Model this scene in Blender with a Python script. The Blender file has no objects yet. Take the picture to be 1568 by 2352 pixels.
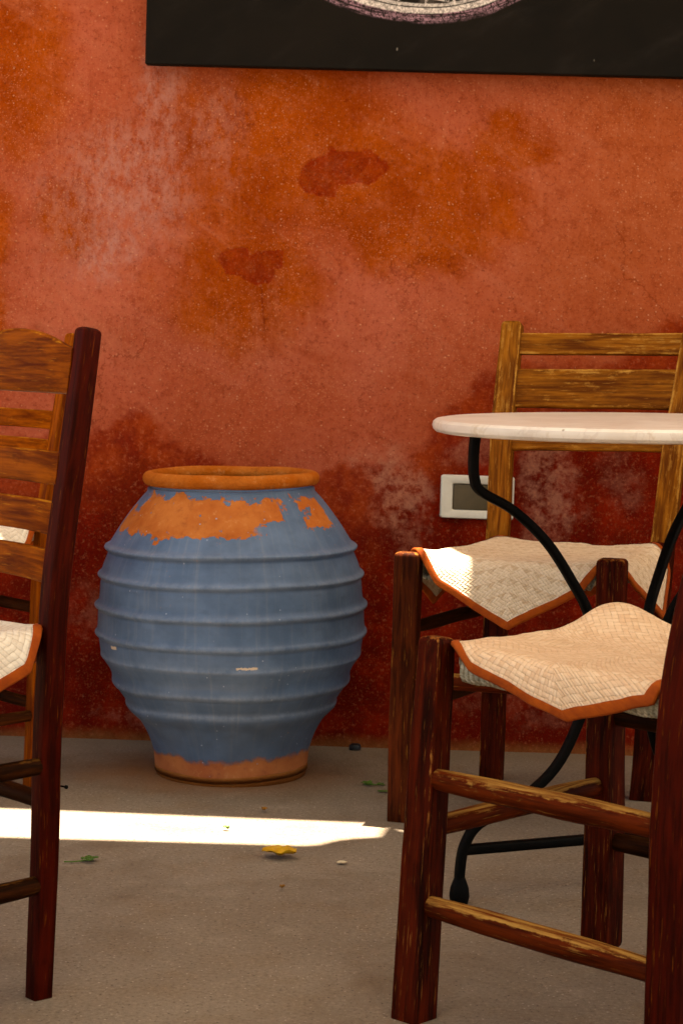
import bpy, bmesh, math, random
import numpy as np
from mathutils import Vector, Matrix, noise as mnoise

random.seed(7)
sc = bpy.context.scene
col = sc.collection

# ------------------------------------------------------------------ camera
CAM_H, PITCH, ROLL, FPX = 0.776, math.radians(4.33), 0.022, 4500.0   # focal length in units of a 1568 x 2352 picture
fwd = Vector((0, math.cos(PITCH), -math.sin(PITCH)))
up0 = Vector((0, math.sin(PITCH), math.cos(PITCH)))
r0 = Vector((1, 0, 0))
cr = math.cos(ROLL) * r0 + math.sin(ROLL) * up0
cu = -math.sin(ROLL) * r0 + math.cos(ROLL) * up0
cam_d = bpy.data.cameras.new('camera')
cam = bpy.data.objects.new('camera', cam_d)
col.objects.link(cam)
M = Matrix.Identity(4)
for i in range(3):
    M[i][0], M[i][1], M[i][2] = cr[i], cu[i], -fwd[i]
M[2][3] = CAM_H
cam.matrix_world = M
cam_d.sensor_fit = 'AUTO'
cam_d.sensor_width = 36
cam_d.lens = 36 * FPX / 2352
cam_d.clip_start, cam_d.clip_end = 0.05, 300
cam_d.dof.use_dof = True
cam_d.dof.focus_distance = 2.65
cam_d.dof.aperture_fstop = 20.0
sc.camera = cam
sc.render.resolution_x, sc.render.resolution_y = 682, 1024


def at(px, py, y=None, z=None):
    """world point seen at (px, py) of the picture (1568 x 2352), at depth y or at height z"""
    d = cr * ((px - 784) / FPX) + cu * ((1176 - py) / FPX) + fwd
    k = y / d.y if y is not None else (z - CAM_H) / d.z
    return Vector((0, 0, CAM_H)) + d * k


# ------------------------------------------------------------------ light
world = bpy.data.worlds.new('World')
sc.world = world
world.use_nodes = True
wn = world.node_tree
sky = wn.nodes.new('ShaderNodeTexSky')
sky.sky_type = 'NISHITA'
sky.sun_disc = False
SUN_DIR = Vector((-0.10, -0.085, -1.0)).normalized()      # the way the light travels
sky.sun_elevation = math.asin(-SUN_DIR.z)
sky.sun_rotation = math.atan2(-SUN_DIR.x, -SUN_DIR.y)
sky.dust_density = 2.0
wn.links.new(sky.outputs[0], wn.nodes['Background'].inputs[0])
wn.nodes['Background'].inputs[1].default_value = 0.05
sl = bpy.data.lights.new('sun', 'SUN')
sl.energy = 5.0
sl.angle = math.radians(0.5)
sl.color = (1.0, 0.97, 0.92)
sun = bpy.data.objects.new('sun', sl)
col.objects.link(sun)
sun.rotation_euler = SUN_DIR.to_track_quat('-Z', 'Y').to_euler()
sun.location = (0, 0, 8)
sc.view_settings.view_transform = 'Standard'
sc.view_settings.look = 'None'
sc.view_settings.gamma = 1.0
sc.view_settings.use_curve_mapping = False
sc.view_settings.exposure = 2.93
sc.view_settings.use_white_balance = True      # the camera is set warm, for open shade
sc.view_settings.white_balance_temperature = 8000
sc.view_settings.white_balance_tint = 10
sc.cycles.use_denoising = True
sc.cycles.max_bounces = 8
sc.cycles.diffuse_bounces = 5

# ------------------------------------------------------------------ helpers: objects


def put(name, me, mat=None, parent=None, smooth=True, sharp=40):
    o = bpy.data.objects.new(name, me)
    col.objects.link(o)
    if mat:
        me.materials.append(mat)
    if smooth:
        me.shade_smooth()
        if sharp:
            me.set_sharp_from_angle(angle=math.radians(sharp))
    if parent:
        o.parent = parent
        o.matrix_parent_inverse = parent.matrix_world.inverted()
    return o


def tag(o, label=None, cat=None, group=None, kind=None):
    for k, v in (('label', label), ('category', cat), ('group', group), ('kind', kind)):
        if v:
            o[k] = v
    return o


def empty(name, loc, label, cat, group=None):
    o = bpy.data.objects.new(name, None)
    o.empty_display_size = 0.1
    o.matrix_world = Matrix.Translation(loc)
    col.objects.link(o)
    return tag(o, label, cat, group)


class MB:
    """collects rings of vertices into one mesh, with a grain coordinate on every vertex"""

    def __init__(s):
        s.v, s.f, s.gl, s.nl = [], [], [], []

    def add(s, p, gl=(0, 0, 0), nl=(0, 0, 0)):
        s.v.append(tuple(p)); s.gl.append(gl); s.nl.append(nl)
        return len(s.v) - 1

    def mesh(s, name):
        me = bpy.data.meshes.new(name)
        me.from_pydata(s.v, [], s.f)
        for nm, data in (('gl', s.gl), ('nl', s.nl)):
            a = me.attributes.new(nm, 'FLOAT_VECTOR', 'POINT')
            a.data.foreach_set('vector', [c for t in data for c in t])
        me.update()
        return me


def rr_profile(ch, seg=2):
    """rounded rectangle in units of the half sizes; ch = corner radius as fraction"""
    pts = []
    for sx, sy, a0 in ((1, 1, 0), (-1, 1, 90), (-1, -1, 180), (1, -1, 270)):
        for k in range(seg + 1):
            a = math.radians(a0 + 90 * k / seg)
            pts.append((sx * (1 - ch) + ch * math.cos(a), sy * (1 - ch) + ch * math.sin(a)))
    return pts


def circ(n=14):
    return [(math.cos(2 * math.pi * k / n), math.sin(2 * math.pi * k / n)) for k in range(n)]


def spline(P, n):
    """Catmull-Rom through tuples P, n samples per span"""
    P = [np.array(p, float) for p in P]
    Q = [2 * P[0] - P[1]] + P + [2 * P[-1] - P[-2]]
    out = []
    for i in range(1, len(Q) - 2):
        for k in range(n):
            t = k / n
            a, b, c, d = Q[i - 1], Q[i], Q[i + 1], Q[i + 2]
            out.append(0.5 * (2 * b + (c - a) * t + (2 * a - 5 * b + 4 * c - d) * t * t + (3 * b - a - 3 * c + d) * t ** 3))
    out.append(P[-1])
    return out


def sweep(mb, pts, xdir, sizes, prof, cap=0.35, jit=0.0, capn=3, closed=False):
    """sweep a profile along pts; xdir = direction of the profile's x axis; sizes = [(half x, half y)] per point"""
    pts = [Vector(p) for p in pts]
    n = len(pts)
    if not isinstance(sizes, list):
        sizes = [sizes] * n
    off = Vector((random.uniform(-9, 9), random.uniform(-9, 9), random.uniform(-9, 9)))
    S = [0.0]
    for i in range(1, n):
        S.append(S[-1] + (pts[i] - pts[i - 1]).length)
    L = S[-1]
    st = []
    for i in range(n):
        if closed:
            t = (pts[(i + 1) % n] - pts[i - 1]).normalized()
        else:
            t = (pts[min(i + 1, n - 1)] - pts[max(i - 1, 0)]).normalized()
        xd = Vector(xdir[i]) if isinstance(xdir, list) else Vector(xdir)
        x = (xd - t * xd.dot(t)).normalized()
        y = t.cross(x)
        st.append((pts[i], x, y, t, sizes[i][0], sizes[i][1], S[i]))
    seq = list(st)
    if cap and not closed:
        def capst(s, sg):
            out = []
            c, x, y, t, a, b, ss = s
            h = cap * min(a, b)
            for k in range(1, capn + 1):
                an = math.pi / 2 * k / capn * 0.92
                out.append((c + t * sg * h * math.sin(an), x, y, t, a - h * (1 - math.cos(an)), b - h * (1 - math.cos(an)), ss + sg * h * math.sin(an)))
            return out
        seq = list(reversed(capst(st[0], -1))) + seq + capst(st[-1], 1)
    rings = []
    for (c, x, y, t, a, b, ss) in seq:
        if jit:
            q = Vector((ss * 9, off.x, off.y))
            c = c + x * jit * mnoise.noise(q) + y * jit * mnoise.noise(q + Vector((0, 5, 0)))
            a = a * (1 + 3 * jit / 0.02 * 0.1 * mnoise.noise(q * 1.7 + Vector((3, 0, 0))))
            b = b * (1 + 3 * jit / 0.02 * 0.1 * mnoise.noise(q * 1.7 + Vector((0, 0, 7))))
        ring = []
        for (u, v) in prof:
            ring.append(mb.add(c + x * u * a + y * v * b, (u * a + off.x, v * b + off.y, ss + off.z), (u, v, ss / max(L, 1e-6))))
        rings.append(ring)
    m = len(prof)
    nr = len(rings)
    for i in range(nr if closed else nr - 1):
        A, B = rings[i], rings[(i + 1) % nr]
        for k in range(m):
            mb.f.append((A[k], A[(k + 1) % m], B[(k + 1) % m], B[k]))
    if not closed:
        mb.f.append(tuple(reversed(rings[0])))
        mb.f.append(tuple(rings[-1]))
    return mb


def lerp(a, b, t):
    return a + (b - a) * t


# ------------------------------------------------------------------ helpers: nodes
def lin(h):
    h = h.lstrip('#')
    out = []
    for i in (0, 2, 4):
        c = int(h[i:i + 2], 16) / 255
        out.append(c / 12.92 if c <= 0.04045 else ((c + 0.055) / 1.055) ** 2.4)
    return (*out, 1.0)


class G:
    def __init__(s, name):
        s.m = bpy.data.materials.new(name)
        s.m.use_nodes = True
        s.t = s.m.node_tree
        s.b = s.t.nodes['Principled BSDF']

    def n(s, typ, **kw):
        o = s.t.nodes.new(typ)
        for k, v in kw.items():
            setattr(o, k, v)
        return o

    def put(s, sock, v):
        if v is None:
            return
        if isinstance(v, bpy.types.NodeSocket):
            s.t.links.new(v, sock)
        else:
            sock.default_value = v

    def math(s, op, a, b=None, c=None, clamp=False):
        o = s.n('ShaderNodeMath', operation=op, use_clamp=clamp)
        for i, v in enumerate((a, b, c)):
            s.put(o.inputs[i], v)
        return o.outputs[0]

    def add(s, a, b): return s.math('ADD', a, b)
    def sub(s, a, b): return s.math('SUBTRACT', a, b)
    def mul(s, a, b): return s.math('MULTIPLY', a, b)
    def mx(s, a, b): return s.math('MAXIMUM', a, b)
    def mn(s, a, b): return s.math('MINIMUM', a, b)

    def step(s, v, lo, hi, smooth=True):
        o = s.n('ShaderNodeMapRange', interpolation_type='SMOOTHSTEP' if smooth else 'LINEAR')
        o.clamp = True if not smooth else o.clamp
        s.put(o.inputs['Value'], v)
        o.inputs['From Min'].default_value = lo
        o.inputs['From Max'].default_value = hi
        return o.outputs['Result']

    def noise(s, vec, scale=1.0, detail=4, rough=0.55, dist=0.0, color=False):
        o = s.n('ShaderNodeTexNoise')
        s.put(o.inputs['Vector'], vec)
        o.inputs['Scale'].default_value = scale
        o.inputs['Detail'].default_value = detail
        o.inputs['Roughness'].default_value = rough
        o.inputs['Distortion'].default_value = dist
        return o.outputs['Color' if color else 'Fac']

    def voro(s, vec, scale, feature='F1', out='Distance', rand=1.0):
        o = s.n('ShaderNodeTexVoronoi', feature=feature)
        s.put(o.inputs['Vector'], vec)
        o.inputs['Scale'].default_value = scale
        o.inputs['Randomness'].default_value = rand
        return o.outputs[out]

    def mix(s, f, a, b, mode='MIX'):
        o = s.n('ShaderNodeMix', data_type='RGBA', blend_type=mode)
        s.put(o.inputs[0], f)
        s.put(o.inputs[6], a)
        s.put(o.inputs[7], b)
        return o.outputs[2]

    def scale(s, vec, x, y, z, rot=(0, 0, 0), loc=(0, 0, 0)):
        if any(rot):                    # turn first, then stretch, so that the streaks run along the turned axes
            q = s.n('ShaderNodeMapping')
            s.put(q.inputs['Vector'], vec)
            q.inputs['Rotation'].default_value = rot
            vec, rot = q.outputs[0], (0, 0, 0)
        o = s.n('ShaderNodeMapping')
        s.put(o.inputs['Vector'], vec)
        o.inputs['Scale'].default_value = (x, y, z)
        o.inputs['Rotation'].default_value = rot
        o.inputs['Location'].default_value = loc
        return o.outputs[0]

    def sep(s, vec):
        o = s.n('ShaderNodeSeparateXYZ')
        s.put(o.inputs[0], vec)
        return o.outputs

    def comb(s, x, y, z):
        o = s.n('ShaderNodeCombineXYZ')
        for i, v in enumerate((x, y, z)):
            s.put(o.inputs[i], v)
        return o.outputs[0]

    def attr(s, name):
        o = s.n('ShaderNodeAttribute', attribute_name=name)
        return o.outputs['Vector']

    def obj(s):
        return s.n('ShaderNodeTexCoord').outputs['Object']

    def vadd(s, a, b, scale=None):
        if scale is not None:
            o = s.n('ShaderNodeVectorMath', operation='MULTIPLY_ADD')
            s.put(o.inputs[0], b)
            o.inputs[1].default_value = (scale,) * 3
            s.put(o.inputs[2], a)
        else:
            o = s.n('ShaderNodeVectorMath', operation='ADD')
            s.put(o.inputs[0], a)
            s.put(o.inputs[1], b)
        return o.outputs[0]

    def blob(s, u, v, u0, v0, su, sv):
        """1 at the middle, 0 at radius (su, sv), negative beyond"""
        a = s.mul(s.sub(u, u0), 1 / su)
        b = s.mul(s.sub(v, v0), 1 / sv)
        return s.sub(1.0, s.math('SQRT', s.add(s.mul(a, a), s.mul(b, b))))

    def curve(s, val, pts, lo, hi):
        """piecewise smooth function of val given as [(x, y)], y within lo..hi"""
        x0, x1 = pts[0][0], pts[-1][0]
        o = s.n('ShaderNodeValToRGB')
        cr_ = o.color_ramp
        cr_.interpolation = 'LINEAR'
        while len(cr_.elements) < len(pts):
            cr_.elements.new(0.5)
        for e, (x, y) in zip(cr_.elements, pts):
            e.position = 0.0
        for e, (x, y) in sorted(zip(cr_.elements, pts), key=lambda k: -k[1][0]):
            e.position = (x - x0) / (x1 - x0)
        els = sorted(cr_.elements, key=lambda e: e.position)
        for e, (x, y) in zip(els, sorted(pts)):
            g = (y - lo) / (hi - lo)
            e.color = (g, g, g, 1)
        s.put(o.inputs[0], s.math('MULTIPLY_ADD', val, 1 / (x1 - x0), -x0 / (x1 - x0)))
        return s.math('MULTIPLY_ADD', s.sep(o.outputs[0])[0], hi - lo, lo)

    def bump(s, h, strength=0.3, dist=0.002, normal=None):
        o = s.n('ShaderNodeBump')
        o.inputs['Strength'].default_value = strength
        o.inputs['Distance'].default_value = dist
        s.put(o.inputs['Height'], h)
        if normal is not None:
            s.put(o.inputs['Normal'], normal)
        return o.outputs[0]

    def done(s, color, rough=0.6, normal=None, spec=None, metal=None, coat=None):
        s.put(s.b.inputs['Base Color'], color)
        s.put(s.b.inputs['Roughness'], rough)
        if normal is not None:
            s.put(s.b.inputs['Normal'], normal)
        if spec is not None:
            s.put(s.b.inputs['Specular IOR Level'], spec)
        if metal is not None:
            s.put(s.b.inputs['Metallic'], metal)
        if coat is not None:
            s.put(s.b.inputs['Coat Weight'], coat)
            s.b.inputs['Coat Roughness'].default_value = 0.25
        return s.m


# ------------------------------------------------------------------ wall frame
WALL_O = at(531, 1706, z=0.0)                 # foot of the wall behind the jar
YAW = math.radians(3.0)
wx = Vector((math.cos(YAW), -math.sin(YAW), 0))
wnrm = Vector((-math.sin(YAW), -math.cos(YAW), 0))   # towards the court
WALL_M = Matrix(((wx.x, -wnrm.x, 0, WALL_O.x), (wx.y, -wnrm.y, 0, WALL_O.y), (0, 0, 1, 0), (0, 0, 0, 1)))


def on_wall(px, py, off=0.0):
    """local wall coordinates (u, v) of a point seen at (px, py) lying off metres in front of the wall"""
    d = cr * ((px - 784) / FPX) + cu * ((1176 - py) / FPX) + fwd
    o = Vector((0, 0, CAM_H))
    k = ((WALL_O + wnrm * off) - o).dot(wnrm) / d.dot(wnrm)
    p = o + d * k
    return (p - WALL_O).dot(wx), p.z


# jar measures
KZ = 3.70 / FPX


def jz(y6):
    return CAM_H - ((1800 + y6 * 0.7653) / 1.7417 - 829) * KZ


RIDGES = (484, 628, 789, 931, 1040, 1186, 1292)


# ------------------------------------------------------------------ materials
def mat_wall():
    g = G('red_plaster')
    P = g.obj()
    warp = g.noise(P, 9, 5, 0.6, color=True)
    warp0 = g.vadd(warp, (-0.5, -0.5, -0.5))
    fine = g.vadd(g.noise(P, 55, 3, 0.6, color=True), (-0.5, -0.5, -0.5))
    Q = g.vadd(g.vadd(P, warp0, 0.16), fine, 0.035)
    u, _, v = g.sep(Q)
    K = 0.000889

    def B(px, py, rx, ry):
        uu, vv = on_wall(px, py)
        return g.blob(u, v, uu, vv, rx * K, ry * K)

    # broad cloudiness of the lime wash
    big = g.noise(P, 2.3, 5, 0.6)
    stroke = g.noise(g.scale(P, 3.0, 1, 11.0, rot=(0, math.radians(-38), 0)), 1.0, 4, 0.6)
    org = None
    for b in ((650, 330, 460, 420), (560, 660, 300, 230), (40, 160, 190, 320), (-30, 620, 90, 420), (960, 480, 360, 220), (150, 500, 130, 130), (1180, 330, 150, 90)):
        q = g.step(B(*b), 0.0, 0.75)
        org = q if org is None else g.mx(org, q)
    org = g.step(g.add(org, g.add(g.mul(g.sub(big, 0.5), 1.8), g.mul(g.sub(stroke, 0.5), 0.9))), 0.1, 0.95)
    salmon = g.mix(g.step(big, 0.3, 0.7), lin('#964224'), lin('#ac5842'))
    # the right-hand side is browner
    salmon = g.mix(g.mul(g.step(u, 0.25, 0.85), 0.85), salmon, lin('#9c4b26'))
    orange = g.mix(g.step(g.noise(P, 7, 5, 0.6), 0.3, 0.7), lin('#873203'), lin('#9c430d'))
    c = g.mix(org, salmon, orange)
    # mottling
    mot = g.noise(P, 26, 6, 0.7)
    c = g.mix(g.mul(g.step(mot, 0.5, 0.72), 0.35), c, lin('#b06446'))
    c = g.mix(g.mul(g.step(mot, 0.5, 0.3), 0.5), c, lin('#782808'))
    # brushwork of the wash: long slanting strokes and downward runs
    br1 = g.noise(g.scale(P, 3.6, 1, 17.0, rot=(0, math.radians(-32), 0)), 1.0, 6, 0.7, 0.6)
    br2 = g.noise(g.scale(P, 34.0, 1, 3.2), 1.0, 6, 0.7, 0.5)
    c = g.mix(g.mul(g.step(br1, 0.50, 0.72), 0.24), c, lin('#b46c52'))
    c = g.mix(g.mul(g.step(br1, 0.47, 0.30), 0.32), c, lin('#7a2c0a'))
    c = g.mix(g.mul(g.step(br2, 0.54, 0.72), 0.22), c, lin('#b4664a'))
    c = g.mix(g.mul(g.step(br2, 0.45, 0.30), 0.30), c, lin('#823008'))
    # pale salt bloom
    pale = None
    for b, w in (((372, 215, 75, 190), 0.8), ((300, 420, 190, 200), 0.8), ((250, 575, 100, 90), 0.9), ((500, 300, 80, 160), .45), ((200, 480, 170, 200), .45)):
        q = g.mul(g.step(B(*b), -0.1, 0.7), w)
        pale = q if pale is None else g.mx(pale, q)
    lace = g.step(g.noise(g.scale(P, 1.6, 1, 1.0), 28, 8, 0.75), 0.38, 0.60)
    c = g.mix(g.mul(g.mul(pale, lace), 0.7), c, lin('#ad7a70'))
    # rising damp, ragged above; its deep red also paints the low wall's shade
    edge = []
    for px, py in ((-200, 980), (0, 1010), (130, 1010), (210, 985), (330, 940), (420, 1010), (500, 1070), (640, 1085), (760, 1075), (860, 1080),
                   (950, 1015), (1010, 945), (1075, 880), (1140, 840), (1300, 850), (1420, 800), (1500, 745), (1568, 715), (1800, 650)):
        uu, vv = on_wall(px, py)
        edge.append((uu, vv))
    ub = g.sep(P)[0]
    ev = g.curve(ub, edge, 0.3, 1.3)
    depth = g.sub(ev, v)
    depth = g.add(depth, g.mul(g.sub(g.noise(P, 13, 5, 0.65), 0.5), 0.09))
    d1 = g.step(depth, -0.012, 0.03)
    d0 = g.step(depth, -0.25, 0.0)
    c = g.mix(g.mul(d0, 0.28), c, lin('#a0462c'))
    wet = g.mix(g.step(g.noise(P, 15, 6, 0.65), 0.36, 0.66), lin('#6a1002'), lin('#8e300a'))
    c = g.mix(g.mul(d1, 0.85), c, wet)
    d2 = g.step(g.add(depth, g.mul(g.sub(g.noise(P, 6, 5, 0.6), 0.5), 0.22)), 0.04, 0.22)
    damp_shade = g.mix(g.step(g.noise(P, 11, 6, 0.65), 0.4, 0.7), lin('#560500'), lin('#7d1603'))
    c = g.mix(g.mul(d2, 0.9), c, damp_shade)
    # bloom on the damp part
    pl2 = None
    for b, w in (((915, 1130, 70, 120), 1.0), ((1262, 1130, 75, 190), .9), ((860, 1075, 60, 50), .6), ((940, 1260, 50, 80), .5), ((1090, 1050, 90, 50), .5), ((1420, 1100, 60, 110), .35),
                 ((210, 1400, 60, 80), .35), ((330, 1480, 60, 120), .3), ((290, 1650, 60, 40), .35), ((1200, 1610, 200, 60), .25)):
        q = g.mul(g.step(B(*b), -0.05, 0.55), w)
        pl2 = q if pl2 is None else g.mx(pl2, q)
    lace2 = g.step(g.noise(P, 30, 7, 0.72), 0.36, 0.62)
    c = g.mix(g.mul(g.mul(pl2, lace2), 0.72), c, lin('#a9705a'))
    # two flaked spots with crisp edges
    wq = g.vadd(P, g.vadd(g.noise(P, 22, 3, 0.5, color=True), (-0.5, -0.5, -0.5)), 0.05)
    u2, _, v2 = g.sep(wq)
    spot = None
    for px, py, rx, ry in ((800, 385, 92, 42), (735, 415, 50, 40), (545, 605, 42, 30), (610, 595, 46, 26), (590, 625, 38, 34)):
        uu, vv = on_wall(px, py)
        q = g.blob(u2, v2, uu, vv, rx * K, ry * K)
        spot = q if spot is None else g.mx(spot, q)
    sp = g.step(spot, -0.05, 0.13)
    rim = g.mul(sp, g.sub(1.0, g.step(spot, 0.08, 0.3)))
    c = g.mix(g.mul(sp, g.math('MULTIPLY_ADD', g.step(g.noise(P, 24, 5, 0.7), 0.3, 0.6), 0.40, 0.36)), c, g.mix(g.step(g.noise(P, 40, 4), 0.4, 0.65), lin('#6e1402'), lin('#842405')))
    c = g.mix(g.mul(rim, 0.35), c, lin('#7d1c04'))
    # hairline crack running down from the lower spot
    cu_, cv_ = on_wall(600, 660)
    eu_, ev_ = on_wall(612, 760)
    cx = g.add(g.sub(ub, cu_), g.mul(g.sub(g.sep(P)[2], cv_), 0.10))
    cx = g.add(cx, g.mul(g.sub(g.noise(P, 60, 3), 0.5), 0.012))
    crack = g.mul(g.sub(1.0, g.step(g.math('ABSOLUTE', cx), 0.0005, 0.0028)),
                  g.mul(g.step(g.sep(P)[2], ev_ - .02, ev_ + .02), g.sub(1.0, g.step(g.sep(P)[2], cv_, cv_ + 0.02))))
    c = g.mix(g.mul(crack, 0.6), c, lin('#6e2208'))
    # a few hairline cracks in the coat
    ce = g.voro(g.vadd(P, warp0, 0.22), 1.5, feature='DISTANCE_TO_EDGE')
    ck = g.mul(g.sub(1.0, g.step(ce, 0.0012, 0.0048)), g.step(g.noise(P, 2.7, 3, 0.6), 0.50, 0.62))
    c = g.mix(g.mul(ck, 0.45), c, lin('#6a2209'))
    # pale sand grains and pinholes
    vd = g.voro(P, 135)
    vc = g.sep(g.voro(P, 135, out='Color'))
    grain = g.mul(g.sub(1.0, g.step(vd, 0.12, 0.34)), g.step(vc[0], 0.76, 0.98))
    dens = g.add(0.55, g.mul(g.step(g.noise(P, 3.1, 3), 0.35, 0.65), 0.45))
    dry = g.mul(g.sub(1.0, g.mul(d1, 0.8)), g.sub(1.0, g.mul(sp, 0.8)))
    c = g.mix(g.mul(g.mul(g.mul(grain, dens), dry), 0.62), c, lin('#cf8f6e'))
    vd2 = g.voro(P, 240)
    vc2 = g.sep(g.voro(P, 240, out='Color'))
    dots = g.mul(g.sub(1.0, g.step(vd2, 0.14, 0.40)), g.step(vc2[1], 0.55, 0.75))
    c = g.mix(g.mul(g.mul(dots, dry), 0.42), c, lin('#c07857'))
    pits = g.mul(g.sub(1.0, g.step(vd2, 0.14, 0.42)), g.step(vc2[2], 0.68, 0.85))
    c = g.mix(g.mul(pits, 0.45), c, lin('#6a2408'))
    # dirt line along the foot
    foot = g.sub(1.0, g.step(g.add(g.sep(P)[2], g.mul(g.sub(g.noise(P, 20, 4), 0.5), 0.03)), 0.0, 0.03))
    c = g.mix(g.mul(foot, 0.55), c, lin('#8a5a30'))
    # grit: the coarse sand of the coat, lighter and darker
    grit = g.noise(P, 120, 5, 0.8)
    c = g.mix(g.mul(g.step(grit, 0.53, 0.68), 0.30), c, lin('#bd7250'))
    c = g.mix(g.mul(g.step(grit, 0.47, 0.34), 0.45), c, lin('#5c1a04'))
    h = g.add(g.mul(g.noise(P, 90, 6, 0.7), 0.6), g.add(g.mul(grain, 0.35), g.mul(g.noise(P, 14, 4, 0.6), 1.3)))
    h = g.sub(h, g.mul(sp, 0.35))
    h = g.sub(h, g.mul(pits, 0.3))
    return g.done(c, 0.9, g.bump(h, 0.6, 0.004), spec=0.06)


def mat_floor():
    g = G('concrete')
    P = g.obj()
    a = g.noise(P, 1.6, 6, 0.6)
    b = g.noise(P, 9, 6, 0.65)
    f = g.noise(P, 150, 5, 0.8)
    c = g.mix(g.step(a, 0.3, 0.7), lin('#766757'), lin('#857767'))
    c = g.mix(g.mul(g.step(b, 0.45, 0.75), 0.5), c, lin('#765e44'))
    c = g.mix(g.mul(g.step(b, 0.45, 0.25), 0.4), c, lin('#9f907c'))
    c = g.mix(g.mul(g.step(f, 0.52, 0.68), 0.5), c, lin('#aa987f'))
    c = g.mix(g.mul(g.step(f, 0.48, 0.36), 0.6), c, lin('#523f2f'))
    vd = g.voro(P, 170)
    vc = g.sep(g.voro(P, 170, out='Color'))
    gr = g.sub(1.0, g.step(vd, 0.10, 0.36))
    c = g.mix(g.mul(g.mul(gr, g.step(vc[0], 0.86, 0.9)), 0.5), c, lin('#c6b6a4'))
    c = g.mix(g.mul(g.step(g.noise(P, 3.3, 7, 0.7, 0.5), 0.47, 0.72), 0.6), c, lin('#5f4c39'))
    c = g.mix(g.mul(g.mul(gr, g.step(vc[1], 0.84, 0.88)), 0.75), c, lin('#3c2c1e'))
    # darker brown towards the wall, terracotta dust round the jar
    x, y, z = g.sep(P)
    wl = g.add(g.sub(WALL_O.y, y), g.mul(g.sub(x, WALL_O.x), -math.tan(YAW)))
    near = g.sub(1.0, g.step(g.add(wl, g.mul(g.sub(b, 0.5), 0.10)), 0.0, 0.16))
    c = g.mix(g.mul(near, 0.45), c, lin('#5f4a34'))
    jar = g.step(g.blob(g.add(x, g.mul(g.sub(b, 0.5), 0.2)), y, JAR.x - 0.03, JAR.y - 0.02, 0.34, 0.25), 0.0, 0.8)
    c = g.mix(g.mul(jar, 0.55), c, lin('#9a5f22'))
    h = g.add(g.mul(f, 0.7), g.add(g.mul(b, 0.8), g.mul(gr, 0.3)))
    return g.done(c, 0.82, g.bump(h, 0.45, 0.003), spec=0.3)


def mat_wood(name, dark, mid, light, wear=0.5, top=0.0, edge=0.6, rough=0.45, coat=0.0, dirt=0.5):
    """varnished wood, worn through in streaks along the grain; top = wear on upward faces"""
    g = G(name)
    P = g.attr('gl')
    N = g.attr('nl')
    gr = g.noise(g.scale(P, 190, 190, 9), 1.0, 5, 0.65, 0.4)
    med = g.noise(g.scale(P, 55, 55, 7), 1.0, 5, 0.6, 0.8)
    big = g.noise(g.scale(P, 16, 16, 6), 1.0, 4, 0.6)
    pat = g.noise(g.scale(P, 75, 75, 38), 1.0, 6, 0.7)
    c = g.mix(g.step(g.add(g.mul(gr, 0.45), g.mul(med, 0.55)), 0.36, 0.66), lin(dark), lin(mid))
    nx, ny, nz = g.sep(N)
    ed = g.step(g.mn(g.math('ABSOLUTE', nx), g.math('ABSOLUTE', ny)), 0.72, 0.98)
    gm = g.n('ShaderNodeNewGeometry').outputs['Normal']
    up = g.step(g.sep(gm)[2], 0.25, 0.95)
    w = g.add(g.add(g.mul(g.sub(big, 0.5), 1.6), g.mul(g.sub(gr, 0.5), 0.7)), g.mul(g.sub(pat, 0.5), 2.2))
    w = g.add(w, g.add(g.mul(ed, edge), g.mul(up, top)))
    wm = g.step(w, 0.75 - wear, 1.15 - wear)
    c = g.mix(g.mul(wm, 0.85), c, g.mix(g.step(gr, 0.35, 0.65), lin(mid), lin(light)))
    dk = g.step(g.add(g.mul(pat, 0.6), g.mul(big, 0.5)), 0.60, 0.74)
    c = g.mix(g.mul(dk, dirt), c, lin(dark))
    sc_ = g.step(g.noise(g.scale(P, 420, 420, 25), 1.0, 3, 0.6), 0.61, 0.72)
    c = g.mix(g.mul(sc_, 0.38), c, lin(light))
    h = g.add(g.mul(gr, 0.7), g.add(g.mul(pat, 0.5), g.mul(wm, -0.3)))
    return g.done(c, g.math('MULTIPLY_ADD', wm, 0.15, rough + 0.12), g.bump(h, 0.35, 0.0012), spec=0.035, coat=coat)


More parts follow.
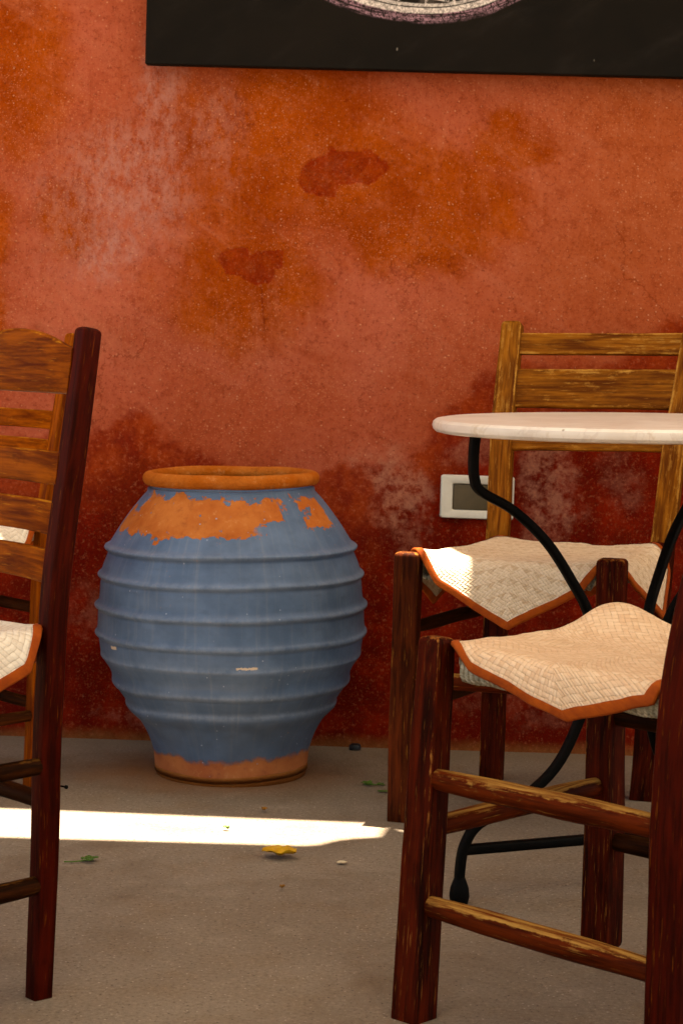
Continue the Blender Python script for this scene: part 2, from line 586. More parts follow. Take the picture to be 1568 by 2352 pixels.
def mat_mat(name, ca, cb, seam, cell, motif=False):
    """plaited straw: over and under strips on the mat's own coordinates"""
    g = G(name)
    P = g.attr('gl')
    wob = g.vadd(g.noise(P, 60, 2, 0.5, color=True), (-0.5, -0.5, -0.5))
    x, y, _ = g.sep(g.vadd(P, wob, 0.0035))
    X, Y = g.mul(x, 1 / cell), g.mul(y, 1 / cell)
    fx, fy = g.math('FRACT', X), g.math('FRACT', Y)
    ix, iy = g.math('FLOOR', X), g.math('FLOOR', Y)
    # twill: over two, under two
    par = g.math('LESS_THAN', g.math('FLOORED_MODULO', g.add(ix, iy), 4.0), 1.5)
    cxv = g.sub(1.0, g.math('ABSOLUTE', g.math('MULTIPLY_ADD', fx, 2.0, -1.0)))
    cyv = g.sub(1.0, g.math('ABSOLUTE', g.math('MULTIPLY_ADD', fy, 2.0, -1.0)))
    rise = g.add(g.mul(par, g.mul(g.math('POWER', cyv, 0.4), g.math('MULTIPLY_ADD', g.step(cxv, 0, 0.5), 0.35, 0.65))),
                 g.mul(g.sub(1.0, par), g.mul(g.math('POWER', cxv, 0.4), g.math('MULTIPLY_ADD', g.step(cyv, 0, 0.5), 0.35, 0.65))))
    rnd = g.n('ShaderNodeTexWhiteNoise', noise_dimensions='3D')
    g.put(rnd.inputs['Vector'], g.comb(ix, iy, par))
    rv = rnd.outputs['Value']
    c = g.mix(rv, lin(ca), lin(cb))
    fib = g.noise(P, 700, 2, 0.6)
    c = g.mix(g.mul(g.step(fib, 0.5, 0.75), 0.2), c, lin(seam))
    big = g.noise(P, 9, 4, 0.6)
    c = g.mix(g.mul(g.step(big, 0.45, 0.75), 0.45), c, lin('#c6a07a'))
    c = g.mix(g.mul(g.sub(1.0, g.step(rise, 0.05, 0.55)), 0.55), c, lin(seam))
    if motif:
        # rows of small triangles plaited in tan straw
        mx_ = g.math('FRACT', g.mul(g.sub(x, y), 1 / 0.030))
        my_ = g.math('FRACT', g.mul(g.add(x, y), 1 / 0.044))
        tri = g.math('LESS_THAN', g.math('ABSOLUTE', g.math('MULTIPLY_ADD', mx_, 2.0, -1.0)), g.math('MULTIPLY_ADD', my_, 2.4, -0.25))
        band = g.math('LESS_THAN', my_, 0.48)
        c = g.mix(g.mul(g.mul(tri, band), 0.38), c, lin('#a67a4a'))
    return g.done(c, 0.62, g.bump(rise, 0.8, 0.0018), spec=0.35)


def mat_cloth(name, a, b):
    g = G(name)
    P = g.attr('gl')
    n1 = g.noise(P, 40, 4, 0.6)
    w = g.noise(g.scale(P, 900, 900, 260), 1.0, 2, 0.5)
    c = g.mix(g.step(n1, 0.3, 0.7), lin(a), lin(b))
    c = g.mix(g.mul(g.step(w, 0.5, 0.7), 0.35), c, lin(a))
    return g.done(c, 0.85, g.bump(w, 0.4, 0.0008), spec=0.2)


def mat_rope():
    g = G('pale_cord')
    P = g.attr('gl')
    tw = g.math('SINE', g.add(g.mul(g.sep(P)[2], 900.0), g.mul(g.sep(P)[0], 500.0)))
    n = g.noise(P, 120, 4, 0.6)
    c = g.mix(g.step(n, 0.3, 0.7), lin('#8d836a'), lin('#cfc6ae'))
    c = g.mix(g.mul(g.step(tw, 0.3, -0.9), 0.5), c, lin('#5d533c'))
    return g.done(c, 0.8, g.bump(tw, 0.4, 0.001), spec=0.25)


def mat_jar(kind):
    g = G('blue_paint_on_clay' if kind == 'body' else 'raw_clay')
    P = g.obj()
    x, y, z = g.sep(P)
    n1 = g.noise(P, 14, 5, 0.6)
    n2 = g.noise(P, 60, 5, 0.7)
    clay = g.mix(g.step(n1, 0.3, 0.7), lin('#a3500f'), lin('#b5682a'))
    clay = g.mix(g.mul(g.step(n2, 0.5, 0.75), 0.5), clay, lin('#7d3807'))
    clay = g.mix(g.mul(g.step(n2, 0.45, 0.28), 0.45), clay, lin('#c98a55'))
    if kind != 'body':
        if kind == 'foot':
            clay = g.mix(0.55, clay, lin('#a87040'))
            low = g.sub(1.0, g.step(z, 0.012, 0.026))
            clay = g.mix(g.mul(low, 0.7), clay, lin('#6e3c14'))
        else:
            bl = g.step(g.add(g.mul(g.sub(0.556, z), 60.0), g.mul(g.sub(n2, 0.5), 3.0)), 0.7, 1.0)
            clay = g.mix(g.mul(bl, 0.8), clay, lin('#56607a'))
        return g.done(clay, 0.9, g.bump(g.add(g.mul(g.noise(P, 150, 4, 0.7), 0.8), g.add(n2, n1)), 0.8, 0.004), spec=0.08)
    ang = g.math('ARCTAN2', x, g.mul(y, -1.0))          # 0 towards the court, + to the right
    blue = g.mix(g.step(n1, 0.3, 0.72), lin('#425976'), lin('#546b89'))
    str_ = g.noise(g.comb(g.mul(ang, 9.0), 0.0, g.mul(z, 1.3)), 3.0, 5, 0.65)
    blue = g.mix(g.mul(g.step(str_, 0.5, 0.75), 0.35), blue, lin('#7b8088'))
    blue = g.mix(g.mul(g.step(g.noise(g.comb(ang, 0.0, g.mul(z, 14.0)), 6.0, 4, 0.6), 0.5, 0.75), 0.3), blue, lin('#3a4c62'))
    # greyer, darker patches over the lower half
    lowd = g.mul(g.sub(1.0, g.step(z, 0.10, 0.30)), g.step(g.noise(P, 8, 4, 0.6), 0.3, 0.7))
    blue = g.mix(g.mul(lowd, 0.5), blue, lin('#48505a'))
    # ridge crests lightened in the colour, as if lit from above
    lit_crest = None
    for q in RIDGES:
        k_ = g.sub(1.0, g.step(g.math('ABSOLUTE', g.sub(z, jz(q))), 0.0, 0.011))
        lit_crest = k_ if lit_crest is None else g.mx(lit_crest, k_)
    blue = g.mix(g.mul(g.mul(lit_crest, g.step(n2, 0.25, 0.70)), 0.34), blue, lin('#8c98a8'))
    # flaked paint: ragged patches round the shoulder and along the foot
    wv = g.vadd(g.vadd(P, g.vadd(g.noise(P, 22, 3, 0.6, color=True), (-0.5, -0.5, -0.5)), 0.055), g.vadd(g.noise(P, 110, 3, 0.7, color=True), (-0.5, -0.5, -0.5)), 0.022)
    wx_, wy_, wz_ = g.sep(wv)
    wa = g.math('ARCTAN2', wx_, g.mul(wy_, -1.0))

    def patch(a0, z0, sa, sz):
        a = g.math('ABSOLUTE', g.mul(g.sub(wa, a0), 1 / sa))
        b = g.math('ABSOLUTE', g.mul(g.sub(wz_, z0), 1 / sz))
        return g.sub(1.0, g.mx(a, b))
    flake = patch(-0.40, 0.500, 0.70, 0.034)
    for q in ((0.30, 0.508, 0.26, 0.018), (-0.98, 0.488, 0.42, 0.019), (0.90, 0.520, 0.13, 0.012), (1.10, 0.503, 0.12, 0.022), (0.98, 0.490, 0.20, 0.012), (-0.55, 0.476, 0.34, 0.014)):
        flake = g.mx(flake, patch(*q))
    fl = g.step(flake, -0.03, 0.05)
    isl = g.step(g.noise(P, 75, 3, 0.6), 0.685, 0.70)
    fl = g.mul(fl, g.sub(1.0, isl))
    halo = g.mul(g.step(flake, -0.35, 0.0), g.step(g.noise(P, 85, 3, 0.6), 0.63, 0.65))
    fl = g.mx(fl, halo)
    ft = g.step(g.add(g.sub(0.054, z), g.add(g.mul(g.sub(n1, 0.5), 0.035), g.mul(g.sub(n2, 0.5), 0.022))), -0.003, 0.009)
    ft = g.mul(ft, 0.9)
    # small chips
    ch = g.mul(g.step(g.noise(P, 120, 3, 0.6), 0.70, 0.73), g.step(g.noise(P, 5, 3), 0.5, 0.62))
    raw = g.vadd(P, g.vadd(g.noise(P, 160, 3, 0.6, color=True), (-0.5, -0.5, -0.5)), 0.006)
    rx_, ry_, rz_ = g.sep(raw)
    ra_ = g.math('ARCTAN2', rx_, g.mul(ry_, -1.0))

    def nick(a0, z0, sa, sz):
        return g.sub(1.0, g.mx(g.math('ABSOLUTE', g.mul(g.sub(ra_, a0), 1 / sa)), g.math('ABSOLUTE', g.mul(g.sub(rz_, z0), 1 / sz))))
    chip = g.mx(nick(-0.98, 0.258, 0.05, 0.0032), nick(0.17, 0.238, 0.085, 0.0019))
    chip = g.step(chip, 0.0, 0.2)
    c = g.mix(g.mx(fl, ft), blue, clay)
    c = g.mix(g.mul(ch, 0.6), c, lin('#9a7458'))
    c = g.mix(chip, c, lin('#c8b49c'))
    c = g.mix(g.mul(g.step(g.voro(P, 70), 0.14, 0.07), g.step(g.sep(g.voro(P, 70, out='Color'))[0], 0.8, 0.85)), c, lin('#8a95a8'))
    h = g.add(g.mul(n2, 0.5), g.add(g.mul(g.mx(fl, ft), -2.2), g.mul(n1, 0.6)))
    rg = g.math('MULTIPLY_ADD', g.mx(fl, ft), 0.3, 0.52)
    return g.done(c, rg, g.bump(h, 0.5, 0.002), spec=0.35)


def mat_board():
    g = G('chalkboard_black')
    P = g.obj()
    x, y, z = g.sep(P)
    n = g.noise(P, 5, 5, 0.6)
    sm = g.noise(g.scale(P, 3, 1, 9, rot=(0, 0.5, 0)), 2.0, 6, 0.7)
    c = g.mix(g.step(n, 0.3, 0.7), lin('#0b0805'), lin('#130e09'))
    c = g.mix(g.mul(g.step(sm, 0.5, 0.9), 0.18), c, lin('#4a4340'))
    # chalk drawing: a round rim in white and pink with a wire pattern inside it
    u0, v0 = CHALK
    wob = g.vadd(P, g.vadd(g.noise(P, 6, 3, 0.5, color=True), (-0.5, -0.5, -0.5)), 0.012)
    wx_, _, wz_ = g.sep(wob)
    dx, dz = g.sub(wx_, u0), g.mul(g.sub(wz_, v0), 1.0)
    rad = g.math('SQRT', g.add(g.mul(dx, dx), g.mul(dz, dz)))
    R = CHALK_R
    dust = g.step(g.noise(P, 260, 4, 0.75), 0.40, 0.60)
    stre = g.step(g.noise(g.scale(g.comb(g.math('ARCTAN2', dx, dz), 0.0, rad), 4, 1, 190), 1.0, 4, 0.6), 0.38, 0.6)

    def band(r1, w):
        return g.sub(1.0, g.step(g.math('ABSOLUTE', g.sub(rad, r1)), w * 0.55, w))
    pink = g.mul(g.mul(band(R - 0.001, 0.016), dust), stre)
    white = g.mul(g.mx(band(R - 0.013, 0.007), g.mul(band(R - 0.024, 0.004), 0.8)), g.add(0.35, g.mul(dust, 0.65)))
    inside = g.sub(1.0, g.step(rad, R - 0.022, R - 0.018))
    lx = g.math('ABSOLUTE', g.sub(g.math('FRACT', g.add(g.mul(wx_, 21.0), g.mul(g.mul(dx, dz), 6.0))), 0.5))
    lz = g.math('ABSOLUTE', g.sub(g.math('FRACT', g.add(g.mul(wz_, 46.0), g.mul(g.mul(dx, dx), 70.0))), 0.5))
    grid = g.mx(g.sub(1.0, g.step(lx, 0.03, 0.07)), g.mul(g.sub(1.0, g.step(lz, 0.05, 0.13)), 0.7))
    grid = g.mul(g.mul(grid, inside), g.step(g.noise(P, 120, 4, 0.7), 0.40, 0.55))
    c = g.mix(g.mul(g.mul(inside, g.step(g.noise(P, 30, 5, 0.7), 0.4, 0.8)), 0.35), c, lin('#8d8078'))
    c = g.mix(g.mul(pink, 0.75), c, lin('#b98fa0'))
    c = g.mix(g.mx(g.mul(white, 0.92), g.mul(grid, 0.8)), c, lin('#e6ddd8'))
    # scuffs near the lower edge
    vd = g.voro(g.scale(P, 1, 1, 0.5), 42)
    vc = g.sep(g.voro(g.scale(P, 1, 1, 0.5), 42, out='Color'))
    lowz = g.sub(1.0, g.step(z, 0.02, 0.06))
    c = g.mix(g.mul(g.mul(g.sub(1.0, g.step(vd, 0.03, 0.10)), g.step(vc[0], 0.7, 0.75)), g.mul(lowz, 0.8)), c, lin('#a09890'))
    return g.done(c, 0.75, g.bump(n, 0.1, 0.002), spec=0.10)


def mat_plain(name, a, b, rough=0.5, scale=30, spec=0.4, metal=None, bump=0.15):
    g = G(name)
    P = g.obj()
    n = g.noise(P, scale, 5, 0.65)
    return g.done(g.mix(g.step(n, 0.3, 0.7), lin(a), lin(b)), rough, g.bump(n, bump, 0.0015), spec=spec, metal=metal)


def mat_marble():
    g = G('white_marble')
    P = g.obj()
    n = g.noise(P, 5, 6, 0.65, 1.2)
    vein = g.sub(1.0, g.step(g.math('ABSOLUTE', g.sub(n, 0.5)), 0.0, 0.035))
    c = g.mix(g.step(g.noise(P, 11, 4), 0.35, 0.7), lin('#d9cdc0'), lin('#e6ddd2'))
    c = g.mix(g.mul(vein, 0.22), c, lin('#b29a8c'))
    # stains and knocks round the edge
    x, y, z = g.sep(P)
    rad = g.math('SQRT', g.add(g.mul(x, x), g.mul(y, y)))
    edge = g.step(rad, 0.288, 0.296)
    st = g.step(g.noise(P, 34, 5, 0.7), 0.52, 0.72)
    c = g.mix(g.mul(g.mul(edge, st), 0.5), c, lin('#b79a6e'))
    vd = g.voro(P, 38)
    vc = g.sep(g.voro(P, 38, out='Color'))
    kn = g.mul(g.mul(g.sub(1.0, g.step(vd, 0.04, 0.12)), g.step(vc[0], 0.72, 0.78)), edge)
    c = g.mix(g.mul(kn, 0.7), c, lin('#6e5a38'))
    return g.done(c, 0.28, g.bump(n, 0.05, 0.001), spec=0.5)


CANVAS_T = 0.22                                # daylight let through the unseen canopy for soft top light
JAR = at(531, 1772, z=0.0)
u1, v1 = on_wall(962, 33, 0.05)
CHALK_R = 0.40
BOARD_BL = on_wall(333, 147, 0.050)
CHALK = (u1 - BOARD_BL[0], v1 + CHALK_R - BOARD_BL[1])

W_WALL, W_FLOOR = mat_wall(), mat_floor()
WOOD_LEG = mat_wood('dark_leg_wood', '#1a0400', '#501404', '#a86a32', wear=0.27, edge=0.55, top=0.5)
WOOD_LEG_B = mat_wood('brown_leg_wood', '#240a02', '#52200a', '#9a6428', wear=0.17, edge=0.5, top=0.6)
WOOD_RUNG = mat_wood('worn_rung_wood', '#2c0900', '#5e2006', '#b58440', wear=0.40, top=1.1, edge=0.0)
WOOD_RUNG_D = mat_wood('dark_rung_wood', '#1a0800', '#3c1a06', '#70481e', wear=0.15, top=0.45, edge=0.0)
WOOD_GOLD = mat_wood('golden_back_wood', '#502406', '#905616', '#bd8a40', wear=0.60, edge=0.35, dirt=0.65, rough=0.38)
WOOD_ORANGE = mat_wood('orange_slat_wood', '#4e1a00', '#8e4608', '#b27420', wear=0.24, edge=0.5, top=0.5, rough=0.34, dirt=0.55)
WOOD_RED = mat_wood('red_brown_wood', '#240400', '#460c02', '#8c4812', wear=0.0, edge=0.25, top=0.6, rough=0.36)
MAT_A = mat_mat('plaited_straw', '#d4ae8a', '#e4c4a2', '#8d6840', 0.0080)
MAT_B = mat_mat('patterned_straw', '#d6bc9c', '#e4ceb2', '#94704a', 0.0058, motif=True)
MAT_C = mat_mat('pale_straw', '#d6c8b6', '#e6dac8', '#9a805f', 0.0080)
BIND = mat_cloth('orange_tape', '#8c3806', '#aa4c0c')
ROPE = mat_rope()
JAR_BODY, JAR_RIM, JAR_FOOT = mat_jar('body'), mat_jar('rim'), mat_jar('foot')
BOARD = mat_board()
IRON = mat_plain('black_iron', '#040302', '#0a0705', 0.55, 60, 0.05, bump=0.25)
MARBLE = mat_marble()
PLASTIC = mat_plain('white_plastic', '#c9c3b4', '#d6d0c2', 0.4, 20, 0.45, bump=0.02)
SMOKED = mat_plain('smoked_plastic', '#3c3018', '#4e4024', 0.3, 14, 0.5, bump=0.02)


def mat_canvas():
    g = G('canvas')
    t = g.t
    d, tr, mx = g.n('ShaderNodeBsdfDiffuse'), g.n('ShaderNodeBsdfTranslucent'), g.n('ShaderNodeMixShader')
    d.inputs[0].default_value = (0.62, 0.55, 0.44, 1)
    tr.inputs[0].default_value = (CANVAS_T, CANVAS_T * 0.93, CANVAS_T * 0.82, 1)
    mx.inputs[0].default_value = 0.5
    t.links.new(d.outputs[0], mx.inputs[1]); t.links.new(tr.outputs[0], mx.inputs[2])
    t.links.new(mx.outputs[0], t.nodes['Material Output'].inputs[0])
    return g.m


CANOPY = mat_canvas()

# ------------------------------------------------------------------ floor, wall, roof


def grid_sheet(name, x0, x1, y0, y1, mat):
    me = bpy.data.meshes.new(name)
    me.from_pydata([(x0, y0, 0), (x1, y0, 0), (x1, y1, 0), (x0, y1, 0)], [], [(0, 1, 2, 3)])
    return put(name, me, mat, smooth=False)


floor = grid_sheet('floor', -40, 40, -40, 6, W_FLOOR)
tag(floor, kind='structure')


def box(mb, lo, hi):
    idx = [mb.add((x, y, z)) for z in (lo[2], hi[2]) for y in (lo[1], hi[1]) for x in (lo[0], hi[0])]
    for f in ((0, 2, 3, 1), (4, 5, 7, 6), (0, 1, 5, 4), (1, 3, 7, 5), (3, 2, 6, 7), (2, 0, 4, 6)):
        mb.f.append(tuple(idx[k] for k in f))


# wall face slightly uneven, as hand-trowelled plaster is
mb = MB()
nu, nv = 150, 110
U0, U1, V0, V1 = -3.6, 3.6, -0.02, 3.4
for j in range(nv + 1):
    for i in range(nu + 1):
        uu, vv = U0 + (U1 - U0) * i / nu, V0 + (V1 - V0) * j / nv
        dp = 0.006 * mnoise.noise(Vector((uu * 2.2, vv * 2.2, 4))) + 0.002 * mnoise.noise(Vector((uu * 8, vv * 8, 9)))
        if vv < 0.02:
            dp -= 0.004
        mb.add((uu, dp, vv))
for j in range(nv):
    for i in range(nu):
        a = j * (nu + 1) + i
        mb.f.append((a, a + 1, a + nu + 2, a + nu + 1))
# thickness behind the face
n0 = len(mb.v)
for (uu, vv) in ((U0, V0), (U1, V0), (U1, V1), (U0, V1)):
    mb.add((uu, 0.35, vv))
c4 = (0, nu, nv * (nu + 1) + nu, nv * (nu + 1))
mb.f.append((n0, n0 + 3, n0 + 2, n0 + 1))
bot = list(range(0, nu + 1)); top = [nv * (nu + 1) + i for i in range(nu + 1)]
lef = [j * (nu + 1) for j in range(nv + 1)]; rig = [j * (nu + 1) + nu for j in range(nv + 1)]
mb.f.append(tuple(reversed(bot)) + (n0, n0 + 1))
mb.f.append(tuple(top) + (n0 + 2, n0 + 3))
mb.f.append(tuple(lef) + (n0 + 3, n0))
mb.f.append(tuple(reversed(rig)) + (n0 + 1, n0 + 2))
wall = put('plaster_wall', mb.mesh('plaster_wall'), W_WALL)
wall.matrix_world = WALL_M
tag(wall, 'stained red ochre plaster wall behind the chairs and the jar', 'wall', kind='thing')

# unseen canopy added for its shade; slit and extent shaped to the sun strip
RZ = 2.7


def up_to_canopy(p):
    return p - SUN_DIR * ((RZ - p.z) / -SUN_DIR.z) * 1.0 if False else p + (-SUN_DIR) * ((RZ - p.z) / (-SUN_DIR.z))


def slab(mb, poly):
    mb.f.append(tuple(mb.add((p[0], p[1], RZ)) for p in poly))


far_l, far_r = up_to_canopy(at(-150, 1851, z=0)), up_to_canopy(at(876, 1892, z=0))
far2 = [up_to_canopy(at(px, py, z=0.458)) for px, py in ((968, 1267), (985, 1256), (1015, 1254), (1050, 1264), (1082, 1283))]
near = [up_to_canopy(at(px, py, z=0)) for px, py in ((-150, 1919), (0, 1922), (700, 1942), (730, 1940), (765, 1931), (800, 1926), (868, 1922))] + [up_to_canopy(at(px, py, z=0.458)) for px, py in ((968, 1269), (1000, 1278), (1086, 1285))]
CANOPY_L, CANOPY_R, CANOPY_N = -2.0, 7.0, -2.5
mb = MB()


def wall_y(x):
    return WALL_O.y - math.tan(YAW) * (x - WALL_O.x) - 0.012


def ext(p, q, x):
    t = (x - p.x) / (q.x - p.x)
    return (x, p.y + (q.y - p.y) * t)


# far strip, between the slit and the wall
slab(mb, [ext(far_l, far_r, CANOPY_L), (far_r.x, far_r.y)] + [(p.x, p.y) for p in far2] + [(CANOPY_R, far2[-1].y), (CANOPY_R, wall_y(CANOPY_R)), (CANOPY_L, wall_y(CANOPY_L))])
# near sheet
slab(mb, [(CANOPY_L, CANOPY_N), (CANOPY_R, CANOPY_N), (CANOPY_R, near[-1].y)] + [(p.x, p.y) for p in reversed(near)] + [ext(near[0], near[1], CANOPY_L)])
# right of the slit
slab(mb, [(near[-1].x, near[-1].y), (CANOPY_R, near[-1].y), (CANOPY_R, far2[-1].y), (far2[-1].x, far2[-1].y)])
unseen_canopy = put('unseen_canopy', mb.mesh('unseen_canopy'), CANOPY, smooth=False)
tag(unseen_canopy, kind='structure')

# ------------------------------------------------------------------ chalkboard and wall socket
t = BOARD_BL
bd = MB()
bw, bh = 1.75, 1.15
prof = [(0, 0, 0)]
box(bd, (0, 0.006, 0), (bw, 0.032, bh))
bo = put('chalkboard', bd.mesh('chalkboard'), BOARD, smooth=False)
bm_ = bo.modifiers.new('soft_edges', 'BEVEL'); bm_.width = 0.003; bm_.segments = 2
bo.matrix_world = WALL_M @ Matrix.Translation((t[0], -0.056, t[1])) @ Matrix.Rotation(0.011, 4, 'Y')
tag(bo, 'big black chalkboard with a round chalk drawing, hung on the red wall', 'chalkboard')

a, b = on_wall(1009, 1189, 0.0), on_wall(1180, 1092, 0.0)
sw, sh = b[0] - a[0], b[1] - a[1] - 0.002
se = empty('wall_socket', WALL_M @ Vector((a[0] + sw / 2, -0.008, a[1])), 'white plastic socket plate with a smoked cover, low on the red wall', 'socket')
se.matrix_world = WALL_M @ Matrix.Translation((a[0] + sw / 2, -0.004, a[1])) @ Matrix.Rotation(0.01, 4, 'Y')


def local_box(name, lo, hi, mat, parent, bev=0.002, seg=3):
    m = MB(); box(m, lo, hi)
    o = put(name, m.mesh(name), mat, smooth=True, sharp=60)
    o.parent = parent
    md = o.modifiers.new('soft_edges', 'BEVEL'); md.width = bev; md.segments = seg
    return o


fx = 0.030
# cover plate as four bars round the window
m = MB()
prf = rr_profile(0.45, 3)
o = None
ring_pts = [(-sw / 2 + .014, 0, .012), (sw / 2 - .014, 0, .012), (sw / 2 - .014, 0, sh - .012), (-sw / 2 + .014, 0, sh - .012)]
m = MB()
outer = rr_profile(0.10, 4)
levels = [(1.0, 1.0, 0.004), (1.0, 1.0, -0.006), (0.97, 0.96, -0.0095), (0.70, 0.66, -0.0105), (0.68, 0.62, -0.009), (0.66, 0.60, -0.003)]
rings = []
for (kx, kz, yy) in levels:
    rings.append([m.add((px_ * sw / 2 * kx, yy, sh / 2 + pz_ * sh / 2 * kz)) for (px_, pz_) in outer])
for A, Bq in zip(rings, rings[1:]):
    for k in range(len(outer)):
        m.f.append((A[k], Bq[k], Bq[(k + 1) % len(outer)], A[(k + 1) % len(outer)]))
o = put('plate', m.mesh('plate'), PLASTIC, sharp=50)
o.parent = se
local_box('cover', (-sw / 2 * .655, -0.006, sh / 2 * .41), (sw / 2 * .655, 0.003, sh / 2 * 1.59), SMOKED, se, 0.0015)

# ------------------------------------------------------------------ jar
def jr(r6):
    return r6 * 0.4394 * KZ


prof6 = [(432, 178), (434, 195), (452, 215), (482, 250), (542, 330), (585, 395), (615, 445), (630, 464), (652, 478), (654, 490), (640, 510), (643, 530), (660, 570),
         (673, 605), (690, 622), (691, 634), (678, 652), (679, 680), (682, 745), (690, 768), (705, 782), (705, 796), (690, 815), (688, 850), (689, 890), (694, 912),
         (702, 924), (701, 938), (686, 958), (680, 990), (676, 1030), (676, 1046), (668, 1062), (648, 1088), (632, 1115), (622, 1145), (622, 1180), (616, 1196), (596, 1218),
         (572, 1250), (554, 1280), (553, 1300), (548, 1318), (524, 1342), (490, 1375), (462, 1415), (438, 1460), (418, 1510), (405, 1560), (400, 1600), (399, 1622)]
jar = empty('clay_jar', (0, 0, 0), 'big blue painted clay jar with ridges and flaking shoulder, standing against the red wall', 'jar')


def lathe(name, prof_rz, mat, seg=180, wob=0.0):
    m = MB()
    rows = []
    for (r, z) in prof_rz:
        row = []
        for k in range(seg):
            an = 2 * math.pi * k / seg
            q = Vector((math.cos(an) * 2.2, math.sin(an) * 2.2, z * 9))
            rr = r * (1 + wob * mnoise.noise(q))
            zz = z + wob * 0.25 * mnoise.noise(q * 0.8 + Vector((7, 0, 0)))
            row.append(m.add((rr * math.cos(an), rr * math.sin(an), zz)))
        rows.append(row)
    for A, Bq in zip(rows, rows[1:]):
        for k in range(seg):
            m.f.append((A[k], A[(k + 1) % seg], Bq[(k + 1) % seg], Bq[k]))
    o = put(name, m.mesh(name), mat, sharp=None)
    o.parent = jar
    return o


body = []
for r6_, y6_ in spline(prof6, 6):
    rd = sum(0.8 * math.exp(-((y6_ - q) / 13.0) ** 2) - 2.2 * math.exp(-((y6_ - q - 26) / 11.0) ** 2) for q in RIDGES)
    body.append((jr(float(r6_ + rd)), jz(float(y6_))))
zt = jz(178)
inner = [(jr(380), zt - 0.25), (jr(400), zt - 0.12), (jr(405), zt - 0.03), (jr(408), zt)]
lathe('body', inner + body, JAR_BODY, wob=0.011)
# rolled rim
rc, rzc, ra = jr(424), jz(128), jr(31)
rim = []
for k in range(25):
    an = 2 * math.pi * k / 24
    rim.append((rc + ra * 1.08 * math.cos(an), rzc - ra * 0.08 + ra * math.sin(an) * 1.15))
lathe('rim', rim, JAR_RIM, wob=0.008)
zf = jz(1620)
lathe('foot', [(jr(398), zf - 0.001), (jr(399), zf - 0.012), (jr(398), 0.012), (jr(394), 0.008), (jr(388), 0.0), (0.02, 0.0)], JAR_FOOT, wob=0.008)
jar.matrix_world = Matrix.Translation((JAR.x, JAR.y, -0.002)) @ Matrix.Rotation(0.006, 4, 'X') @ Matrix.Rotation(-0.016, 4, 'Y')

# ------------------------------------------------------------------ chairs
CH = 'wooden taverna chairs'
RR = rr_profile(0.22, 3)
RRS = rr_profile(0.35, 3)
SLAT = rr_profile(0.30, 3)


def post(name, parent, P, xdir, sizes, mat, prof=RR, cap=0.5, n=8, jit=0.0016):
    """P: key points; sizes: half sizes at the key points"""
    k = len(P)
    full = spline([tuple(p) + tuple(s) for p, s in zip(P, sizes)], n)
    m = MB()
    sweep(m, [q[:3] for q in full], xdir, [(q[3], q[4]) for q in full], prof, cap=cap, jit=jit)
    return put(name, m.mesh(name), mat, parent, sharp=None)


def rung(parent, p, q, r0_, r1_, mat, name='rung'):
    m = MB()
    pts = [Vector(p).lerp(Vector(q), k / 14) for k in range(15)]
    sz = []
    for k in range(15):
        f = k / 14
        e = r0_ + (r1_ - r0_) * math.sin(math.pi * f) ** 0.6
        e *= 1 + 0.05 * mnoise.noise(Vector((f * 5, r1_ * 900, p[0] * 40)))
        sz.append((e, e * 0.94))
    sweep(m, pts, (0, 0, 1), sz, circ(16), cap=0.2, jit=0.0012)
    return put(name, m.mesh(name), mat, parent, sharp=None)


def slat(parent, p, q, bow, back, hh, th, mat, arch=0.0, tilt=None, name='slat'):
    """a bowed board between p and q; bow = how far its middle is pushed along 'back'; hh = half height; arch raises the top edge"""
    m = MB()
    n = 20
    p, q = Vector(p), Vector(q)
    rings = []
    off = (random.uniform(-9, 9), random.uniform(-9, 9), random.uniform(-9, 9))
    L = (q - p).length
    ax = (q - p).normalized()
    upv = tilt if tilt is not None else Vector((0, 0, 1))
    upv = (upv - ax * upv.dot(ax)).normalized()
    for i in range(n + 1):
        f = i / n
        k = 4 * f * (1 - f)
        c = p.lerp(q, f) + back * bow * k
        thx = ax.cross(upv)
        ar = arch * math.sin(math.pi * min(max((f - 0.02) / 0.96, 0), 1)) ** 1.4
        h_lo = -hh * (1 + 0.03 * mnoise.noise(Vector((f * 4, off[0], 1))))
        h_hi = hh * (1 + 0.03 * mnoise.noise(Vector((f * 4, off[1], 5)))) + ar
        ring = []
        for (a_, b_) in SLAT_P:
            hh_ = h_lo + (h_hi - h_lo) * (b_ * 0.5 + 0.5)
            ring.append(m.add(c + thx * a_ * th + upv * hh_, (a_ * th + off[0], hh_ + off[1], f * L + off[2]), (a_, b_, f)))
        rings.append(ring)
    K = len(SLAT_P)
    for A, Bq in zip(rings, rings[1:]):
        for k in range(K):
            m.f.append((A[k], A[(k + 1) % K], Bq[(k + 1) % K], Bq[k]))
    m.f.append(tuple(reversed(rings[0]))); m.f.append(tuple(rings[-1]))
    return put(name, m.mesh(name), mat, parent, sharp=50)


def slat_prof():
    """flat board section: x thickness, y height, finely divided up the faces"""
    pts = []
    for k in range(0, 7):
        pts.append((1.0, -0.88 + 1.76 * k / 6))
    pts += [(0.85, 0.97), (0.5, 1.0), (-0.5, 1.0), (-0.85, 0.97)]
    for k in range(0, 7):
        pts.append((-1.0, 0.88 - 1.76 * k / 6))
    pts += [(-0.85, -0.97), (-0.5, -1.0), (0.5, -1.0), (0.85, -0.97)]
    return pts


SLAT_P = slat_prof()


